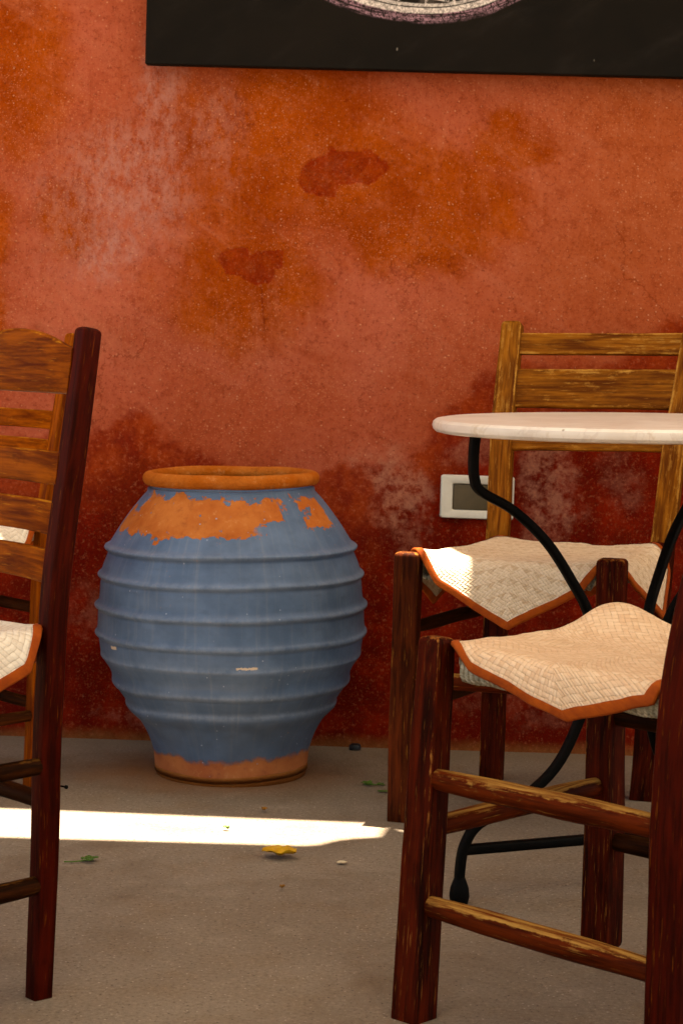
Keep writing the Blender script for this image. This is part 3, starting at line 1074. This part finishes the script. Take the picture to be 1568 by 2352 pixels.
def rope_seat(parent, C, z, rad=0.0115):
    """cord wound round the four seat rails, strand beside strand, with the woven top"""
    m = MB()
    mid = sum((Vector(c) for c in C), Vector()) / 4
    C = [lerp(Vector(c), mid, 0.10) for c in C]
    for i in range(4):
        p, q = Vector(C[i]), Vector(C[(i + 1) % 4])
        ax = (q - p); L = ax.length; ax.normalize()
        nrm = Vector((ax.y, -ax.x, 0))
        a0, a1 = 0.018, L - 0.018
        nloop = int((a1 - a0) / 0.0080)
        for k in range(nloop):
            s = a0 + (a1 - a0) * (k + 0.5) / nloop
            c = p + ax * s
            c.z = z
            pts = []
            lean = 0.003
            rw = rad * (1 + 0.05 * math.sin(k * 7.3))
            for j in range(12):
                an = 2 * math.pi * j / 12
                pts.append(c + nrm * math.cos(an) * rw + Vector((0, 0, 1)) * math.sin(an) * rw * 1.25 + ax * lean * math.sin(an))
            sweep(m, pts, ax, (0.0047, 0.0042), circ(6), closed=True)
    cc = sum((Vector(c) for c in C), Vector()) / 4
    idx = [m.add((lerp(Vector(c), cc, 0.05).x, lerp(Vector(c), cc, 0.05).y, z + rad * 1.1)) for c in C]
    m.f.append(tuple(idx))
    idx = [m.add((lerp(Vector(c), cc, 0.05).x, lerp(Vector(c), cc, 0.05).y, z - rad * 0.2)) for c in C]
    m.f.append(tuple(reversed(idx)))
    return put('rope_seat', m.mesh('rope_seat'), ROPE, parent, sharp=50)


def straw_mat(C, z, k, label, mat, hump=(0, 0, 0, 0), drop=80, sag=0.012, shift=(0, 0), group='straw mats on the chair seats', fold_r=0.028, rot=0.0, seed=1, flap=1.0, skew=0.0, sup=None, f0=0.90, hin=1.0):
    """a square mat laid cornerwise on the seat, its corners hanging over the rails. C: seat corners (-1,-1),(1,-1),(1,1),(-1,1)"""
    C = [Vector((c[0], c[1], 0)) for c in C]
    w = 0.25 * sum((C[(i + 1) % 4] - C[i]).length for i in range(4)) / 2
    cen = sum(C, Vector()) / 4
    HC = ((-1, -1), (1, -1), (1, 1), (-1, 1))
    F0 = f0
    # profile of the fold, by length past the start of the bend
    tab = [(0.0, 0.0)]
    X = Z = 0.0
    ds = 0.001
    for i in range(400):
        th = math.radians(drop) * (1 - math.exp(-(i * ds / fold_r) ** 1.5))
        X += math.cos(th) * ds; Z -= math.sin(th) * ds
        tab.append((X, Z))

    def fold(e):
        i = min(e / ds, 398.0); j = int(i); f = i - j
        return (tab[j][0] * (1 - f) + tab[j + 1][0] * f, tab[j][1] * (1 - f) + tab[j + 1][1] * f)

    def flat(s, t):
        return (C[0] * (1 - s) * (1 - t) + C[1] * (1 + s) * (1 - t) + C[2] * (1 + s) * (1 + t) + C[3] * (1 - s) * (1 + t)) / 4

    def f(s, t):
        zz = 0.0
        big, oth, ax = (abs(t), s, 1) if abs(t) >= abs(s) else (abs(s), t, 0)
        e = max(0.0, big - F0) * w * flap
        sg = math.copysign(1, t if ax else s)
        if e > 0:
            oth += skew * e / w
            base = flat(oth, sg * F0) if ax else flat(sg * F0, oth)
            out = (flat(oth, sg) - flat(oth, 0)) if ax else (flat(sg, oth) - flat(0, oth))
            out.normalize()
            dx, dz = fold(e)
            p = base + out * dx
            zz += dz
        else:
            p = flat(s, t)
        zz -= sag * max(0, 1 - s * s) * max(0, 1 - t * t)
        for (hs, ht), hv in zip(HC, hump):
            d2 = (s - hs * hin) ** 2 + (t - ht * hin) ** 2
            zz += hv * math.exp(-d2 / 0.10)
        zz += 0.0035 * mnoise.noise(Vector((s * 2.6 + seed, t * 2.6, 0))) + 0.0012 * mnoise.noise(Vector((s * 8, t * 8, seed)))
        return Vector((p.x, p.y, z + zz))

    def st(p, q):                       # mat coordinates p, q in -1..1 along its own edges
        s, t = (p - q) * 0.5 * k, (p + q) * 0.5 * k
        if sup:                         # fuller outline: edges bulge towards the seat corners
            n1 = abs(s) + abs(t)
            if n1 > 1e-6:
                hi_, lo_ = max(abs(s), abs(t)), min(abs(s), abs(t))
                R_ = None
                for (x1, y1), (x2, y2) in zip(sup, sup[1:]):      # outline from the middle of a side to the corner
                    den = hi_ * (y2 - y1) - lo_ * (x2 - x1)
                    if abs(den) < 1e-9:
                        continue
                    r_ = (x1 * (y2 - y1) - y1 * (x2 - x1)) / den
                    w_ = ((lo_ * r_ - y1) / (y2 - y1)) if abs(y2 - y1) > 1e-9 else 0
                    if -1e-6 <= w_ <= 1 + 1e-6:
                        R_ = r_
                        break
                if R_:
                    g_ = n1 / k * R_
                    s, t = s * g_, t * g_
        if rot:
            s, t = s * math.cos(rot) - t * math.sin(rot), s * math.sin(rot) + t * math.cos(rot)
        return s + shift[0], t + shift[1]

    side = k * w / math.sqrt(2)         # half side in metres
    n = 64
    m = MB()
    G_ = [[f(*st(-1 + 2 * i / n, -1 + 2 * j / n)) for i in range(n + 1)] for j in range(n + 1)]
    NR = [[None] * (n + 1) for _ in range(n + 1)]
    for j in range(n + 1):
        for i in range(n + 1):
            du = G_[j][min(i + 1, n)] - G_[j][max(i - 1, 0)]
            dv = G_[min(j + 1, n)][i] - G_[max(j - 1, 0)][i]
            nn = du.cross(dv).normalized()
            NR[j][i] = nn
    flip = NR[n // 2][n // 2].z < 0
    if flip:
        for row in NR:
            for i in range(n + 1):
                row[i] = -row[i]
    T = 0.0032
    ids = [[], []]
    for lay, off in ((0, 0.0), (1, -T)):
        for j in range(n + 1):
            ids[lay].append([m.add(G_[j][i] + NR[j][i] * off, ((-1 + 2 * i / n) * side, (-1 + 2 * j / n) * side, off)) for i in range(n + 1)])
    for j in range(n):
        for i in range(n):
            qd = (ids[0][j][i], ids[0][j][i + 1], ids[0][j + 1][i + 1], ids[0][j + 1][i])
            qb = (ids[1][j][i], ids[1][j + 1][i], ids[1][j + 1][i + 1], ids[1][j][i + 1])
            m.f.append(tuple(reversed(qd)) if flip else qd)
            m.f.append(tuple(reversed(qb)) if flip else qb)
    o = put('straw_mat', m.mesh('straw_mat'), mat, sharp=None)
    tag(o, label, 'mat', group)
    # tape sewn round the edge, over and under
    bw_ = 0.0105 / side
    loop = []
    for a0 in range(4):
        for i in range(56):
            f_ = -1 + 2 * i / 56
            loop.append([(f_, -1), (1, f_), (-f_, 1), (-1, -f_)][a0])
    b = MB()
    rows = []
    for idx, (p_, q_) in enumerate(loop):
        def nv(p2, q2):
            e_ = 0.02
            pc, qc = max(-1, min(1, p2)), max(-1, min(1, q2))
            du = f(*st(pc + e_, qc)) - f(*st(pc - e_, qc)); dv = f(*st(pc, qc + e_)) - f(*st(pc, qc - e_))
            nn = du.cross(dv).normalized()
            return -nn if flip else nn
        sc_ = 1 - bw_
        inn = (p_ * (sc_ if abs(p_) > 0.999 else max(-sc_, min(sc_, p_)) / max(abs(p_), 1e-9) * abs(p_) if abs(p_) > sc_ else 1), q_ * (sc_ if abs(q_) > sc_ else 1))
        ip = max(-sc_, min(sc_, p_)); iq = max(-sc_, min(sc_, q_))
        pe = f(*st(p_, q_)); pi = f(*st(ip, iq))
        n1, n2 = nv(p_, q_), nv(ip, iq)
        outd = (pe - pi).normalized()
        sdist = idx * 2 * side / 56
        row = []
        for pt, w_ in ((pi + n2 * 0.0016, 0.0), (pe + n1 * 0.0018, 0.8), (pe + outd * 0.0022 - n1 * T * 0.5, 1.0), (pe - n1 * (T + 0.0018), 0.8), (pi - n2 * (T + 0.0016), 0.0)):
            row.append(b.add(pt, (w_ * 0.012, 0, sdist)))
        rows.append(row)
    for i in range(len(rows)):
        A, Bq = rows[i], rows[(i + 1) % len(rows)]
        for kk in range(4):
            b.f.append((A[kk], Bq[kk], Bq[kk + 1], A[kk + 1]))
    put('binding', b.mesh('binding'), BIND, o, sharp=None)
    return o


def V(x, y, z=0.0):
    return Vector((x, y, z))


# ---- chair A: near, on the right, cut by the picture's edge, turned away to the left
fl = at(950, 2338, z=0.0)
ff = at(1378, 2200, z=0.0)
side_v = V(0.262, -0.245)
rn = fl + side_v
rf = ff + side_v * 0.97 + V(0.01, 0.01)
bk = side_v.normalized()                 # towards the back of the chair
ac = (ff - fl).normalized()              # across it
chA = empty('taverna_chair', (fl + ff + rn + rf) / 4, 'dark worn chair in front of the marble table, its lower legs nearest the viewer', 'chair', CH)
SEAT = 0.447
# front legs
tA = at(1003, 1476, y=fl.y + 0.03)
post('leg', chA, [fl, lerp(fl, tA, .5), tA], bk, [(0.020, 0.021), (0.0195, 0.0195), (0.0165, 0.0165)], WOOD_LEG, cap=0.45)
tF = at(1398, 1430, y=ff.y + 0.0)
post('leg', chA, [ff + V(0, 0, 0.022), lerp(ff, tF, .5), tF], bk, [(0.021, 0.021), (0.020, 0.020), (0.018, 0.018)], WOOD_LEG, cap=0.45)
glide = MB(); sweep(glide, [ff + V(0, 0, 0.001), ff + V(0, 0, 0.02)], (1, 0, 0), (0.016, 0.016), circ(14), cap=0.2)
put('glide', glide.mesh('glide'), IRON, chA, sharp=50)
# rear posts lean back above the seat
for base in (rn, rf):
    s1 = V(base.x, base.y, 0.24) + bk * 0.000
    s2 = V(base.x, base.y, 0.45) + bk * 0.007
    s3 = V(base.x, base.y, 0.65) + bk * 0.046
    s4 = V(base.x, base.y, 0.86) + bk * 0.112
    post('post', chA, [base, s1, s2, s3, s4], bk, [(0.022, 0.020), (0.022, 0.0205), (0.0215, 0.020), (0.020, 0.018), (0.018, 0.016)], WOOD_RED, cap=0.5)


def on(p, q, z):
    """point at height z on the line p-q"""
    t_ = (z - p.z) / (q.z - p.z)
    return p.lerp(q, t_)


LA = lambda z: on(fl, tA, z)
FA = lambda z: on(ff, tF, z)
RN = lambda z: V(rn.x, rn.y, z) + bk * 0.006
RFp = lambda z: V(rf.x, rf.y, z) + bk * 0.006
rung(chA, LA(0.288) - ac * 0.004, RN(0.293) - ac * 0.004, 0.0115, 0.0150, WOOD_RUNG)
rung(chA, LA(0.138) - ac * 0.004, RN(0.135) - ac * 0.004, 0.0115, 0.0150, WOOD_RUNG)
rung(chA, LA(0.226), FA(0.232), 0.0115, 0.0140, WOOD_RUNG)
rung(chA, LA(0.07) + bk * 0.004, FA(0.022 + 0.05) + bk * 0.004, 0.008, 0.010, WOOD_RUNG_D) if False else None
rung(chA, FA(0.325), RFp(0.325), 0.0115, 0.0140, WOOD_RUNG_D)
rung(chA, FA(0.160), RFp(0.160), 0.0115, 0.0140, WOOD_RUNG_D)
rung(chA, RN(0.25), RFp(0.25), 0.0115, 0.0140, WOOD_RUNG_D)
for hz, hh in ((0.60, 0.024), (0.70, 0.024), (0.80, 0.028)):
    sb = 0.046 + (hz - 0.65) * 0.315 - 0.004 * math.sin(math.pi * (hz - 0.45) / 0.2)
    slat(chA, V(rn.x, rn.y, hz) + bk * sb, V(rf.x, rf.y, hz) + bk * sb, 0.02, bk, hh, 0.007, WOOD_ORANGE)
CA = [LA(.44), RN(.44), RFp(.44), FA(.44)]     # (-1,-1) front near, (1,-1) rear near, (1,1) rear far, (-1,1) front far
rope_seat(chA, CA, 0.420)
straw_mat(CA, 0.4475, 1.95, 'large plain straw mat with orange edge on the chair in front of the marble table', MAT_A,
          hump=(0.004, 0.0, 0.0, 0.030), drop=82, sag=0.008, shift=(-0.05, 0.08), fold_r=0.021, seed=3, flap=1.0, skew=0.58, sup=((1.41, 0), (1.22, 0.72), (0.94, 0.94)), f0=0.92, hin=0.84)

# ---- chair B: behind the table, facing the viewer
bl, br = V(0.112, 3.298), V(0.446, 3.195)
rl, rr = V(0.293, 3.645), V(0.556, 3.505)
bbk = ((rl + rr) / 2 - (bl + br) / 2).normalized()
bac = (br - bl).normalized()
chB = empty('taverna_chair', (bl + br + rl + rr) / 4, 'golden worn ladder-back chair behind the marble table, against the red wall', 'chair', CH)
tl = at(938, 1277, y=bl.y + 0.005)
tr = at(1405, 1294, y=br.y + 0.005)
post('leg', chB, [bl, lerp(bl, tl, .5), tl], bac, [(0.0205, 0.016), (0.021, 0.017), (0.0215, 0.018)], WOOD_LEG_B, cap=0.4)
post('leg', chB, [br, lerp(br, tr, .5), tr], bac, [(0.0215, 0.017), (0.022, 0.018), (0.024, 0.020)], WOOD_LEG, cap=0.4)
# rear posts: dark below the seat, golden above
tops = (at(1177, 752, y=3.74), at(1593, 768, y=3.60))
seats = (at(1143, 1215, y=3.668), at(1522, 1225, y=3.53))
for base, sp_, tp_ in ((rl, seats[0], tops[0]), (rr, seats[1], tops[1])):
    s1 = lerp(base, sp_, 0.5) + V(0, 0, 0)
    mid = lerp(sp_, tp_, 0.5) - bbk * 0.012
    full = [base, s1, sp_]
    post('leg', chB, [base, s1, sp_ - V(0, 0, 0.018)], bac, [(0.021, 0.018), (0.021, 0.018), (0.0205, 0.0175)], WOOD_LEG, cap=0.1)
    post('post', chB, [sp_ - V(0, 0, 0.02), mid, tp_], bac, [(0.0205, 0.0175), (0.0205, 0.017), (0.0195, 0.0155)], WOOD_GOLD, cap=0.75)


def Bp(side, py):
    """point on the rear post's line at height seen at py"""
    sp_, tp_ = seats[side], tops[side]
    y0, y1 = ((1215, 752), (1225, 768))[side]
    f_ = (py - y0) / (y1 - y0)
    return lerp(sp_, tp_, f_) - bbk * 0.012 * 4 * f_ * (1 - f_)


for (ya, yb, hh) in ((790, 792, 0.0205), (893, 897, 0.037), (992, 996, 0.036)):
    pa, pb = Bp(0, ya) + bac * 0.012, Bp(1, yb) - bac * 0.012
    slat(chB, pa, pb, 0.028, bbk, hh, 0.0075, WOOD_GOLD, tilt=(tops[0] - seats[0]).normalized())
Z4 = lambda p, z: V(p.x, p.y, z)
LB = lambda z: on(bl, tl, z)
RB = lambda z: on(br, tr, z)
LR = lambda z: on(rl, seats[0], z)
RRB = lambda z: on(rr, seats[1], z)
rung(chB, LB(0.245), RB(0.245), 0.011, 0.0145, WOOD_RUNG)
rung(chB, LB(0.19), LR(0.19), 0.010, 0.012, WOOD_RUNG_D)
rung(chB, LB(0.33), LR(0.33), 0.010, 0.012, WOOD_RUNG_D)
rung(chB, RB(0.19), RRB(0.19), 0.010, 0.012, WOOD_RUNG_D)
rung(chB, RB(0.30), RRB(0.30), 0.010, 0.012, WOOD_RUNG_D)
rung(chB, LR(0.22), RRB(0.22), 0.010, 0.012, WOOD_RUNG_D)
rung(chB, LB(0.385), RB(0.385), 0.012, 0.014, WOOD_RUNG_D, 'seat_rail') if False else None
CB = [LB(.45), RB(.45), RRB(.45), LR(.45)]
rope_seat(chB, CB, 0.428)
straw_mat(CB, 0.456, 1.90, 'patterned straw mat with orange edge, hanging low from the chair behind the table', MAT_B,
          hump=(0.012, 0.006, 0.012, 0.008), drop=74, sag=0.004, shift=(0.0, -0.03), fold_r=0.030, seed=11, flap=0.92, skew=0.12, sup=((1.70, 0), (1.30, 0.70), (0.95, 0.95)), f0=0.90)

# ---- chair C: near, on the left, cut by the picture's edge
al = math.radians(48)
o_dir = V(-math.cos(al), math.sin(al))                 # from the near rear post to the far one
cbk = V(math.sin(al), math.cos(al))                    # towards the back


def left_chair(base, label, arch_top, dark, H, slats, rungs, matlabel, seatz, lean, rail_names=True, dens=1.0):
    ch = empty('taverna_chair', base - cbk * 0.17 + o_dir * 0.17, label, 'chair', CH)
    far = base + o_dir * 0.335
    fn = base - cbk * 0.335 - o_dir * 0.045
    fr = far - cbk * 0.335 + o_dir * 0.03

    def line(b_, z):
        k_ = lean[0] * (z / 0.45) if z < 0.45 else lean[0] + lean[1] * ((z - 0.45) / (H - 0.45)) ** 1.1
        return V(b_.x, b_.y, z) + cbk * k_
    for b_ in (base, far):
        P = [line(b_, z) for z in (0.0, 0.22, 0.45, 0.63, H)]
        post('post', ch, P, cbk, [(0.0130, 0.0115), (0.0140, 0.0120), (0.0140, 0.0122), (0.0138, 0.0120), (0.0132, 0.0110)], dark, cap=0.6)
    for b_ in (fn, fr):
        post('leg', ch, [b_, V(b_.x, b_.y, 0.25), V(b_.x, b_.y, seatz + .015)], cbk, [(0.018, 0.018), (0.019, 0.019), (0.020, 0.020)], dark)
    for (z, hh, ar) in slats:
        # boards sit towards the front of the posts
        slat(ch, line(base, z) - cbk * 0.008 + o_dir * 0.008, line(far, z) - cbk * 0.008 - o_dir * 0.008, 0.022, cbk, hh, 0.0065, WOOD_ORANGE, arch=ar, tilt=(line(base, H) - line(base, .5)).normalized())
    for (kind, z, r) in rungs:
        p, q = {'side': (base, fn), 'back': (base, far), 'front': (fn, fr), 'far': (far, fr)}[kind]
        pz = line(p, z) if kind in ('side', 'back', 'far') else V(p.x, p.y, z)
        qz = line(q, z) if kind == 'back' else V(q.x, q.y, z)
        rung(ch, pz, qz, r * 0.85, r, WOOD_RUNG_D)
    C_ = [fn, fr, line(far, .44), line(base, .44)]
    C_ = [V(c.x, c.y, .44) for c in C_]
    rope_seat(ch, C_, seatz - 0.026)
    straw_mat(C_, seatz, 1.84, matlabel, MAT_C, hump=(0.01, 0.01, 0.006, 0.006), drop=70, sag=0.01, fold_r=0.024, seed=base.y, flap=1.0, f0=0.92, sup=((1.50, 0), (1.27, 0.70), (0.94, 0.94)))
    return ch, line


bC = at(90, 2290, z=0.0)
chC, lineC = left_chair(bC, 'red-brown ladder-back chair with orange slats and an arched top, nearest on the left edge', True, WOOD_RED, 0.806,
                        [(0.760, 0.028, 0.024), (0.6415, 0.0205, 0), (0.582, 0.0205, 0), (0.524, 0.0205, 0)],
                        [('side', 0.285, 0.0115), ('back', 0.24, 0.0115), ('side', 0.14, 0.0125), ('front', 0.2, 0.012), ('far', 0.25, 0.011), ('far', 0.13, 0.011)],
                        'pale straw mat with orange edge, on the nearest chair at the left edge', 0.449, (0.014, 0.046))
nl_ = MB()
pn = lineC(bC, 0.262) + V(0.019, -0.012, 0.0)
sweep(nl_, [pn, pn + V(0.006, -0.004, 0.0)], (0, 0, 1), (0.0012, 0.0012), circ(8), cap=0.2)
sweep(nl_, [pn + V(0.006, -0.004, 0.0), pn + V(0.0075, -0.005, 0.0)], (0, 0, 1), (0.0024, 0.0024), circ(10), cap=0.4)
put('nail', nl_.mesh('nail'), IRON, chC, sharp=50)

bD = V(at(73, 1800, y=3.45).x, 3.45)
chD, lineD = left_chair(bD, 'orange-brown ladder-back chair by the wall, seen through the slats of another chair', False, WOOD_ORANGE, 0.812,
                        [(0.763, 0.020, 0.012), (0.664, 0.0165, 0), (0.613, 0.0165, 0)],
                        [('side', 0.285, 0.011), ('back', 0.33, 0.011), ('side', 0.14, 0.011), ('front', 0.2, 0.011), ('far', 0.25, 0.011), ('back', 0.16, 0.011)],
                        'pale straw mat half hidden behind the slats of the left-hand chair', 0.482, (0.020, 0.060))

# ------------------------------------------------------------------ table
TC = V(0.429, 2.89)
tb = empty('bistro_table', TC, 'round white marble table on curved black iron legs', 'table')
pr = [(0.0, 0.0), (0.287, 0.0), (0.2930, 0.0016), (0.2968, 0.0055), (0.298, 0.0105), (0.2968, 0.0155), (0.2925, 0.0192), (0.285, 0.0205), (0.0, 0.0205)]
m = MB()
rows = []
SEG = 160
for (r, z) in pr[1:-1]:
    rows.append([m.add((r * math.cos(2 * math.pi * k / SEG), r * math.sin(2 * math.pi * k / SEG), z)) for k in range(SEG)])
for A, Bq in zip(rows, rows[1:]):
    for k in range(SEG):
        m.f.append((A[k], A[(k + 1) % SEG], Bq[(k + 1) % SEG], Bq[k]))
m.f.append(tuple(reversed(rows[0]))); m.f.append(tuple(rows[-1]))
o = put('table_top', m.mesh('table_top'), MARBLE, sharp=30)
o.parent = tb
TOPZ = 0.6825
o.matrix_parent_inverse = Matrix.Identity(4)
o.location = (0, 0, TOPZ)
o.rotation_euler = (0.014, -0.013, 0)
legp = [(0.262, 0.680), (0.264, 0.65), (0.262, 0.618), (0.250, 0.598), (0.198, 0.571), (0.142, 0.524), (0.098, 0.466), (0.068, 0.415), (0.052, 0.345), (0.076, 0.265), (0.117, 0.190), (0.183, 0.140),
        (0.240, 0.115), (0.262, 0.085), (0.268, 0.05), (0.268, 0.022)]
for an in (203, 321, 55):
    a_ = math.radians(an)
    dr = V(math.cos(a_), math.sin(a_))
    tg = V(-math.sin(a_), math.cos(a_))
    pts = [dr * float(r) + V(0, 0, float(z)) for r, z in spline(legp, 6)]
    m = MB()
    sweep(m, pts, tg, (0.0076, 0.0068), rr_profile(0.6, 3), cap=0.3)
    o = put('leg', m.mesh('leg'), IRON, sharp=None); o.parent = tb
    m = MB()
    sweep(m, [dr * 0.268 + V(0, 0, z) for z in (0.001, 0.012, 0.024, 0.034, 0.040)], tg, [(0.0125, 0.0125), (0.0148, 0.0148), (0.0135, 0.0135), (0.010, 0.010), (0.0076, 0.0076)], circ(18), cap=0.1)
    f_ = put('foot', m.mesh('foot'), IRON, o, sharp=None)
    f_.parent = o
    m = MB()
    sweep(m, [dr * 0.262 + V(0, 0, 0.079), dr * 0.13 + V(0, 0, 0.079), dr * 0.0 + V(0, 0, 0.079)], tg, (0.0075, 0.0075), rr_profile(0.5, 2), cap=0.1)
    o = put('stretcher', m.mesh('stretcher'), IRON, sharp=None); o.parent = tb
m = MB()
sweep(m, [V(0, 0, 0.33), V(0, 0, 0.36)], (1, 0, 0), (0.052, 0.052), circ(28), cap=0.1)
o = put('collar', m.mesh('collar'), IRON, sharp=40); o.parent = tb

# ------------------------------------------------------------------ fallen leaves and litter
YEL = mat_plain('yellow_leaf', '#b07a06', '#c99a14', 0.5, 60, 0.4, bump=0.3)
GRN = mat_plain('green_leaf', '#2f4a08', '#47680f', 0.5, 80, 0.4, bump=0.3)
BRN = mat_plain('brown_leaf', '#7a4a10', '#96631c', 0.7, 60, 0.3, bump=0.3)
PAL = mat_plain('pale_leaf', '#b9a684', '#cdbc9c', 0.7, 60, 0.3, bump=0.3)
BLK = mat_plain('black_rubber', '#0c0c10', '#14141a', 0.5, 40, 0.4, bump=0.1)


def leaf_mesh(m, c, ang, L, W, curl, seed, zup=0.0, crumple=0.004):
    n, k = 12, 8
    rows = []
    for i in range(n + 1):
        f_ = i / n
        wd = W * (math.sin(math.pi * min(1, f_ * 0.96 + 0.02)) ** 0.7) * (1 + 0.18 * mnoise.noise(Vector((f_ * 7, seed, 0))))
        row = []
        for j in range(k + 1):
            g_ = -1 + 2 * j / k
            x = (f_ - 0.5) * L
            y = g_ * wd
            z = 0.0018 + curl * (g_ * g_) * wd + curl * 0.8 * L * (f_ - 0.45) ** 2 + crumple * mnoise.noise(Vector((f_ * 4 + seed, g_ * 2, 3))) + crumple
            row.append((x, y, max(z, 0.0012)))
        rows.append(row)
    ca, sa = math.cos(ang), math.sin(ang)
    ids = []
    for lay in (0, 1):
        ids.append([[m.add((c.x + x * ca - y * sa, c.y + x * sa + y * ca, zup + z + (0.0006 if lay == 0 else 0))) for (x, y, z) in row] for row in rows])
    for i in range(n):
        for j in range(k):
            m.f.append((ids[0][i][j], ids[0][i + 1][j], ids[0][i + 1][j + 1], ids[0][i][j + 1]))
            m.f.append((ids[1][i][j], ids[1][i][j + 1], ids[1][i + 1][j + 1], ids[1][i + 1][j]))
    for i in range(n):
        for j in (0, k):
            m.f.append((ids[0][i][j], ids[1][i][j], ids[1][i + 1][j], ids[0][i + 1][j]))


def leaf(name, px, py, ang, L, W, curl, mat, label, seed, cat='leaf', crumple=0.004):
    m = MB()
    leaf_mesh(m, at(px, py, z=0), ang, L, W, curl, seed, crumple=crumple)
    o = put(name, m.mesh(name), mat, sharp=None)
    return tag(o, label, cat)


leaf('fallen_leaf', 641, 1971, -0.10, 0.054, 0.022, 0.28, YEL, 'curled yellow leaf on the floor below the bright sun strip', 2.3, crumple=0.007)
leaf('fallen_leaf', 607, 1866, 0.9, 0.011, 0.006, 0.4, BRN, 'tiny brown leaf on the floor between the jar and the sun strip', 5.0)
leaf('fallen_leaf', 520, 1908, -0.5, 0.012, 0.004, 0.3, GRN, 'thin green leaf scrap lying in the bright sun strip', 8.0)
leaf('fallen_leaf', 785, 1986, 0.2, 0.016, 0.007, 0.15, PAL, 'small pale leaf scrap to the right of the yellow leaf', 9.0, crumple=0.0015)
leaf('fallen_leaf', 648, 2045, 0.6, 0.009, 0.004, 0.3, BRN, 'tiny brown scrap on the floor below the yellow leaf', 12.0)
leaf('fallen_leaf', 880, 1821, 0.1, 0.022, 0.006, 0.1, GRN, 'flat green leaf beside the leg of the golden chair', 15.0, crumple=0.001)


def sprig(px, py, ang, L, label, leaves, seed):
    c = at(px, py, z=0)
    e = empty('sprig', c, label, 'sprig')
    ca, sa = math.cos(ang), math.sin(ang)
    m = MB()
    pts = [V(c.x + x * ca - y * sa, c.y + x * sa + y * ca, 0.003) for x, y in ((-L / 2, 0.002), (-L / 5, -0.002), (L / 6, 0.001), (L / 2, 0.004))]
    sweep(m, pts, (0, 0, 1), (0.0011, 0.0011), circ(6), cap=0.2)
    put('stem', m.mesh('stem'), GRN, e)
    for i, (f_, off, an, ll) in enumerate(leaves):
        m = MB()
        leaf_mesh(m, V(c.x + f_ * L * ca - off * sa, c.y + f_ * L * sa + off * ca), ang + an, ll, ll * 0.3, 0.25, seed + i, zup=0.001, crumple=0.002)
        put('leaf', m.mesh('leaf'), GRN, e, sharp=None)


sprig(182, 1982, 0.35, 0.046, 'green sprig with small leaves on the floor beside the left-hand chair leg', [(0.35, 0.008, 0.9, 0.018), (0.30, -0.007, -0.6, 0.016), (0.5, 0.003, 0.2, 0.018), (0.15, 0.006, 1.2, 0.010)], 3)
sprig(858, 1806, -0.15, 0.040, 'green sprig on the floor between the jar and the golden chair', [(-0.35, 0.004, 0.5, 0.022), (-0.2, -0.004, -0.3, 0.016), (0.3, 0.002, 0.3, 0.012)], 20)
m = MB()
cq = at(815, 1722, z=0)
sweep(m, [cq + V(0, 0, 0.0015), cq + V(0, 0, 0.007)], (1, 0, 0), (0.012, 0.012), circ(20), cap=0.4)
tag(put('bottle_cap', m.mesh('bottle_cap'), BLK, sharp=None), 'small black round cap on the floor at the foot of the red wall', 'cap')
